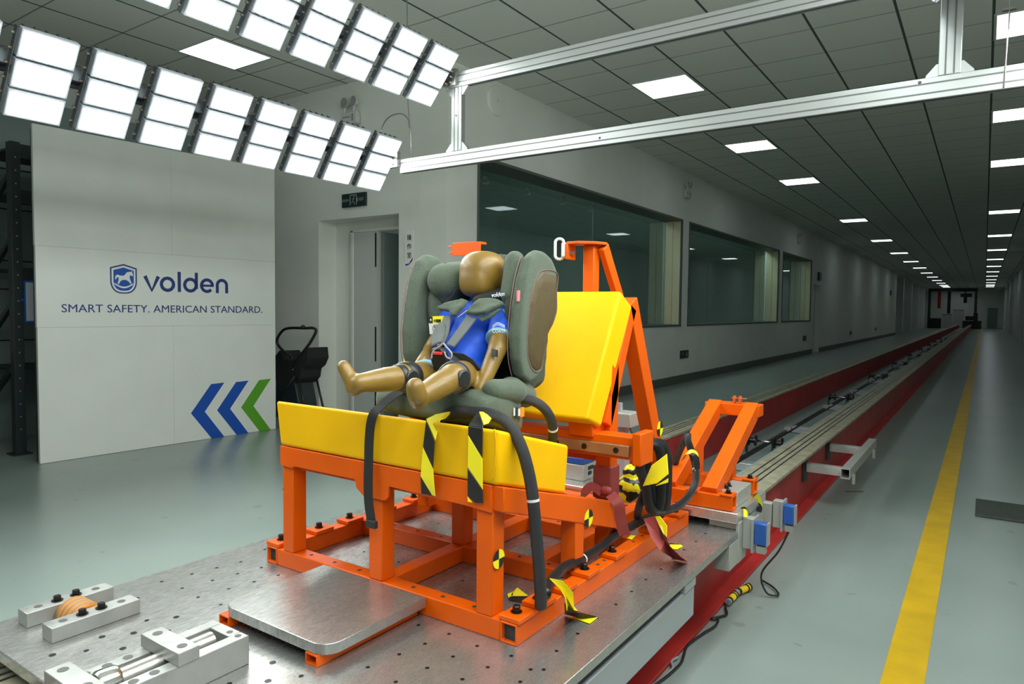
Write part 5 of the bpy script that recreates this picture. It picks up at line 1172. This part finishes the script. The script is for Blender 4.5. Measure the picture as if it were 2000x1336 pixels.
# hazard tape strips over the front cushion
def tape(nm, pts, w_, lab, side=(1, .15, 0), tp=None):
    m = MB(); P = smooth_path(pts, 5); m.ribbon(P, w_, side, .0012); return tag(m.build(nm, 'hazard tape'), lab, 'tape')
def AZ(u, v, z=SP+.003): q = at(u, v, z=z); return (u, v, q.y)
def scraps(lab, pieces, nm='hazard_tape', cat='tape'):
    c0 = pieces[0][1][0]; t = thing(nm, lab, cat, at(c0[0], c0[1], c0[2]))
    for mm, ps in pieces: slab('yellow_band' if mm == 'hazard yellow' else ('black_band' if mm == 'hazard black' else 'band'), ps, .0012, mm, t)
def TZ(ps): return [(700+x/2.682, 760+y/2.682, d) for x, y, d in ps]
F0, F1 = 1.2675, 1.272
scraps('left strip of yellow and black hazard tape holding the hose to the cushion front', [
    ('hazard yellow', TZ([(355, 157, F0), (405, 132, 1.285), (470, 119, 1.30), (490, 120, 1.31), (458, 153, 1.30), (430, 163, 1.28), (404, 272, F0), (358, 162, F0)])),
    ('hazard black', TZ([(355, 160, F0), (400, 276, F0), (392, 417, F0), (338, 302, F0)])),
    ('hazard yellow', TZ([(338, 304, F0), (392, 419, F0), (398, 500, F1), (404, 562, F1), (386, 556, F1), (326, 456, F1), (330, 400, F0)])),
    ('hazard black', TZ([(326, 458, F1), (362, 520, F1), (388, 556, F1), (330, 549, F1)]))])
scraps('right strip of yellow and black hazard tape near the cushion corner', [
    ('hazard black', TZ([(630, 120, 1.305), (655, 185, 1.275), (652, 206, F0), (576, 191, F0), (604, 146, 1.285)])),
    ('hazard yellow', TZ([(632, 118, 1.305), (672, 120, 1.315), (712, 132, 1.325), (682, 180, 1.30), (656, 188, 1.28)])),
    ('hazard black', TZ([(576, 192, F0), (652, 205, F0), (650, 362, F0), (575, 238, F0)])),
    ('hazard yellow', TZ([(575, 240, F0), (650, 364, F0), (652, 528, F1), (572, 408, F0)])),
    ('hazard black', TZ([(572, 410, F0), (652, 530, F1), (655, 597, F1), (612, 597, F1), (572, 560, F1)])),
    ('hazard yellow', TZ([(572, 562, F1), (597, 594, F1), (574, 590, F1)]))])
scraps('yellow and black tape draped from the hose end over the rail onto the sled deck', [
    ('hazard yellow', [(1073, 1129, 1.44), (1100, 1134, 1.43), (1119, 1157, 1.40), (1122, 1192, 1.385), AZ(1129, 1194), (1107, 1194, 1.375), (1104, 1168, 1.395), (1094, 1150, 1.42)]),
    ('hazard black', [(1102, 1176, 1.385), (1107, 1194, 1.375), AZ(1129, 1194), AZ(1168, 1205), AZ(1138, 1208), AZ(1103, 1200)]),
    ('hazard yellow', [AZ(1120, 1207), AZ(1168, 1205.5), AZ(1152, 1218)])])
scraps('crumpled yellow and black tape scrap on the deck inside the right base rail', [
    ('hazard yellow', [AZ(1010, 1147), AZ(1032, 1164), AZ(996, 1164)]), ('hazard yellow', [AZ(991, 1160), AZ(1003, 1155), AZ(1000, 1166), AZ(993, 1167)]), ('hazard black', [AZ(996, 1165), AZ(1036, 1165), AZ(1024, 1177), AZ(993, 1171)])])
scraps('yellow and black tape over the cable near the far end of the right base rail', [
    ('hazard yellow', [(1276, 1009, 2.05), (1289, 1008, 2.04), (1303, 1027, 2.01), (1302, 1056, 1.99), (1292, 1034, 2.01)]), ('hazard black', [(1287, 1032, 2.0), (1303, 1050, 1.99), (1302, 1062, 1.985), (1292, 1056, 1.985)]),
    ('hazard yellow', [AZ(1305, 1063), AZ(1330, 1064), AZ(1334, 1067), AZ(1323, 1073), AZ(1303, 1071)]), ('hazard black', [AZ(1303, 1060), AZ(1326, 1063), AZ(1305, 1064)])])
scraps('small yellow tape patch on top of the right base rail', [('hazard yellow', [AZ(1225, 1051, .4535), AZ(1232, 1045, .4535), AZ(1242, 1046, .4535), AZ(1234, 1054, .4535)])])
tape('hazard_tape', [A(1468, 972, 2.62), A(1478, 968, 2.66), A(1484, 985, 2.70), A(1482, 1000, 2.7)], .02, 'yellow and black tape curl on the raised plate edge, farther one', side=(.5, .2, .8))
tape('hazard_tape', [A(1447, 992, 2.47), A(1455, 995, 2.48), A(1456, 1010, 2.47)], .014, 'small yellow tape scrap hanging on the raised plate corner', side=(.7, .5, 0))
# rust coloured ribbons
def rib(pts, w_, lab, side, tp=None):
    m = MB(); P = smooth_path(pts, 6); T = None
    if tp: T = [tp[0]+(tp[1]-tp[0])*abs(2*i/(len(P)-1)-1)**1.5 for i in range(len(P))]
    m.ribbon(P, w_, side, .0015, T); return tag(m.build('strap_ribbon', 'rust ribbon', smooth=False), lab, 'strap')
scraps('rust red ribbon end curling from the cable down onto the sled deck', [('rust ribbon', [(1257, 1013, 2.02), (1279, 1008, 2.02), (1291, 1034, 1.985), (1310, 1068, 1.95), (1330, 1088, 1.92), AZ(1344, 1098), AZ(1318, 1093), (1290, 1076, 1.93), (1271, 1049, 1.97)])], 'strap_ribbon', 'strap')
pw = MB(); pw.box(-.976, -.914, 1.874, 1.936, .60, .70); wr_ = tag(pw.build('post_wrap', 'rust ribbon', bevel=.004), 'rust red ribbon wrapped and knotted round the rear bench post', 'strap')
m = MB(); m.sphere(A(1184, 958, 1.862), (.020, .012, .014), 10, 6); m.build('knot', 'rust ribbon', wr_, smooth=True)
for pts, w0 in (([A(1175, 962, 1.86), A(1155, 950, 1.85), A(1140, 965, 1.84), A(1136, 985, 1.84)], .026), ([A(1192, 965, 1.86), A(1208, 985, 1.85), A(1212, 1015, 1.86), A(1220, 1045, 1.87)], .034)):
    m = MB(); m.ribbon(smooth_path(pts, 5), w0, (.3, .2, 1) if w0 < .03 else (.9, .3, 0), .0015); m.build('loose_end', 'rust ribbon', wr_)
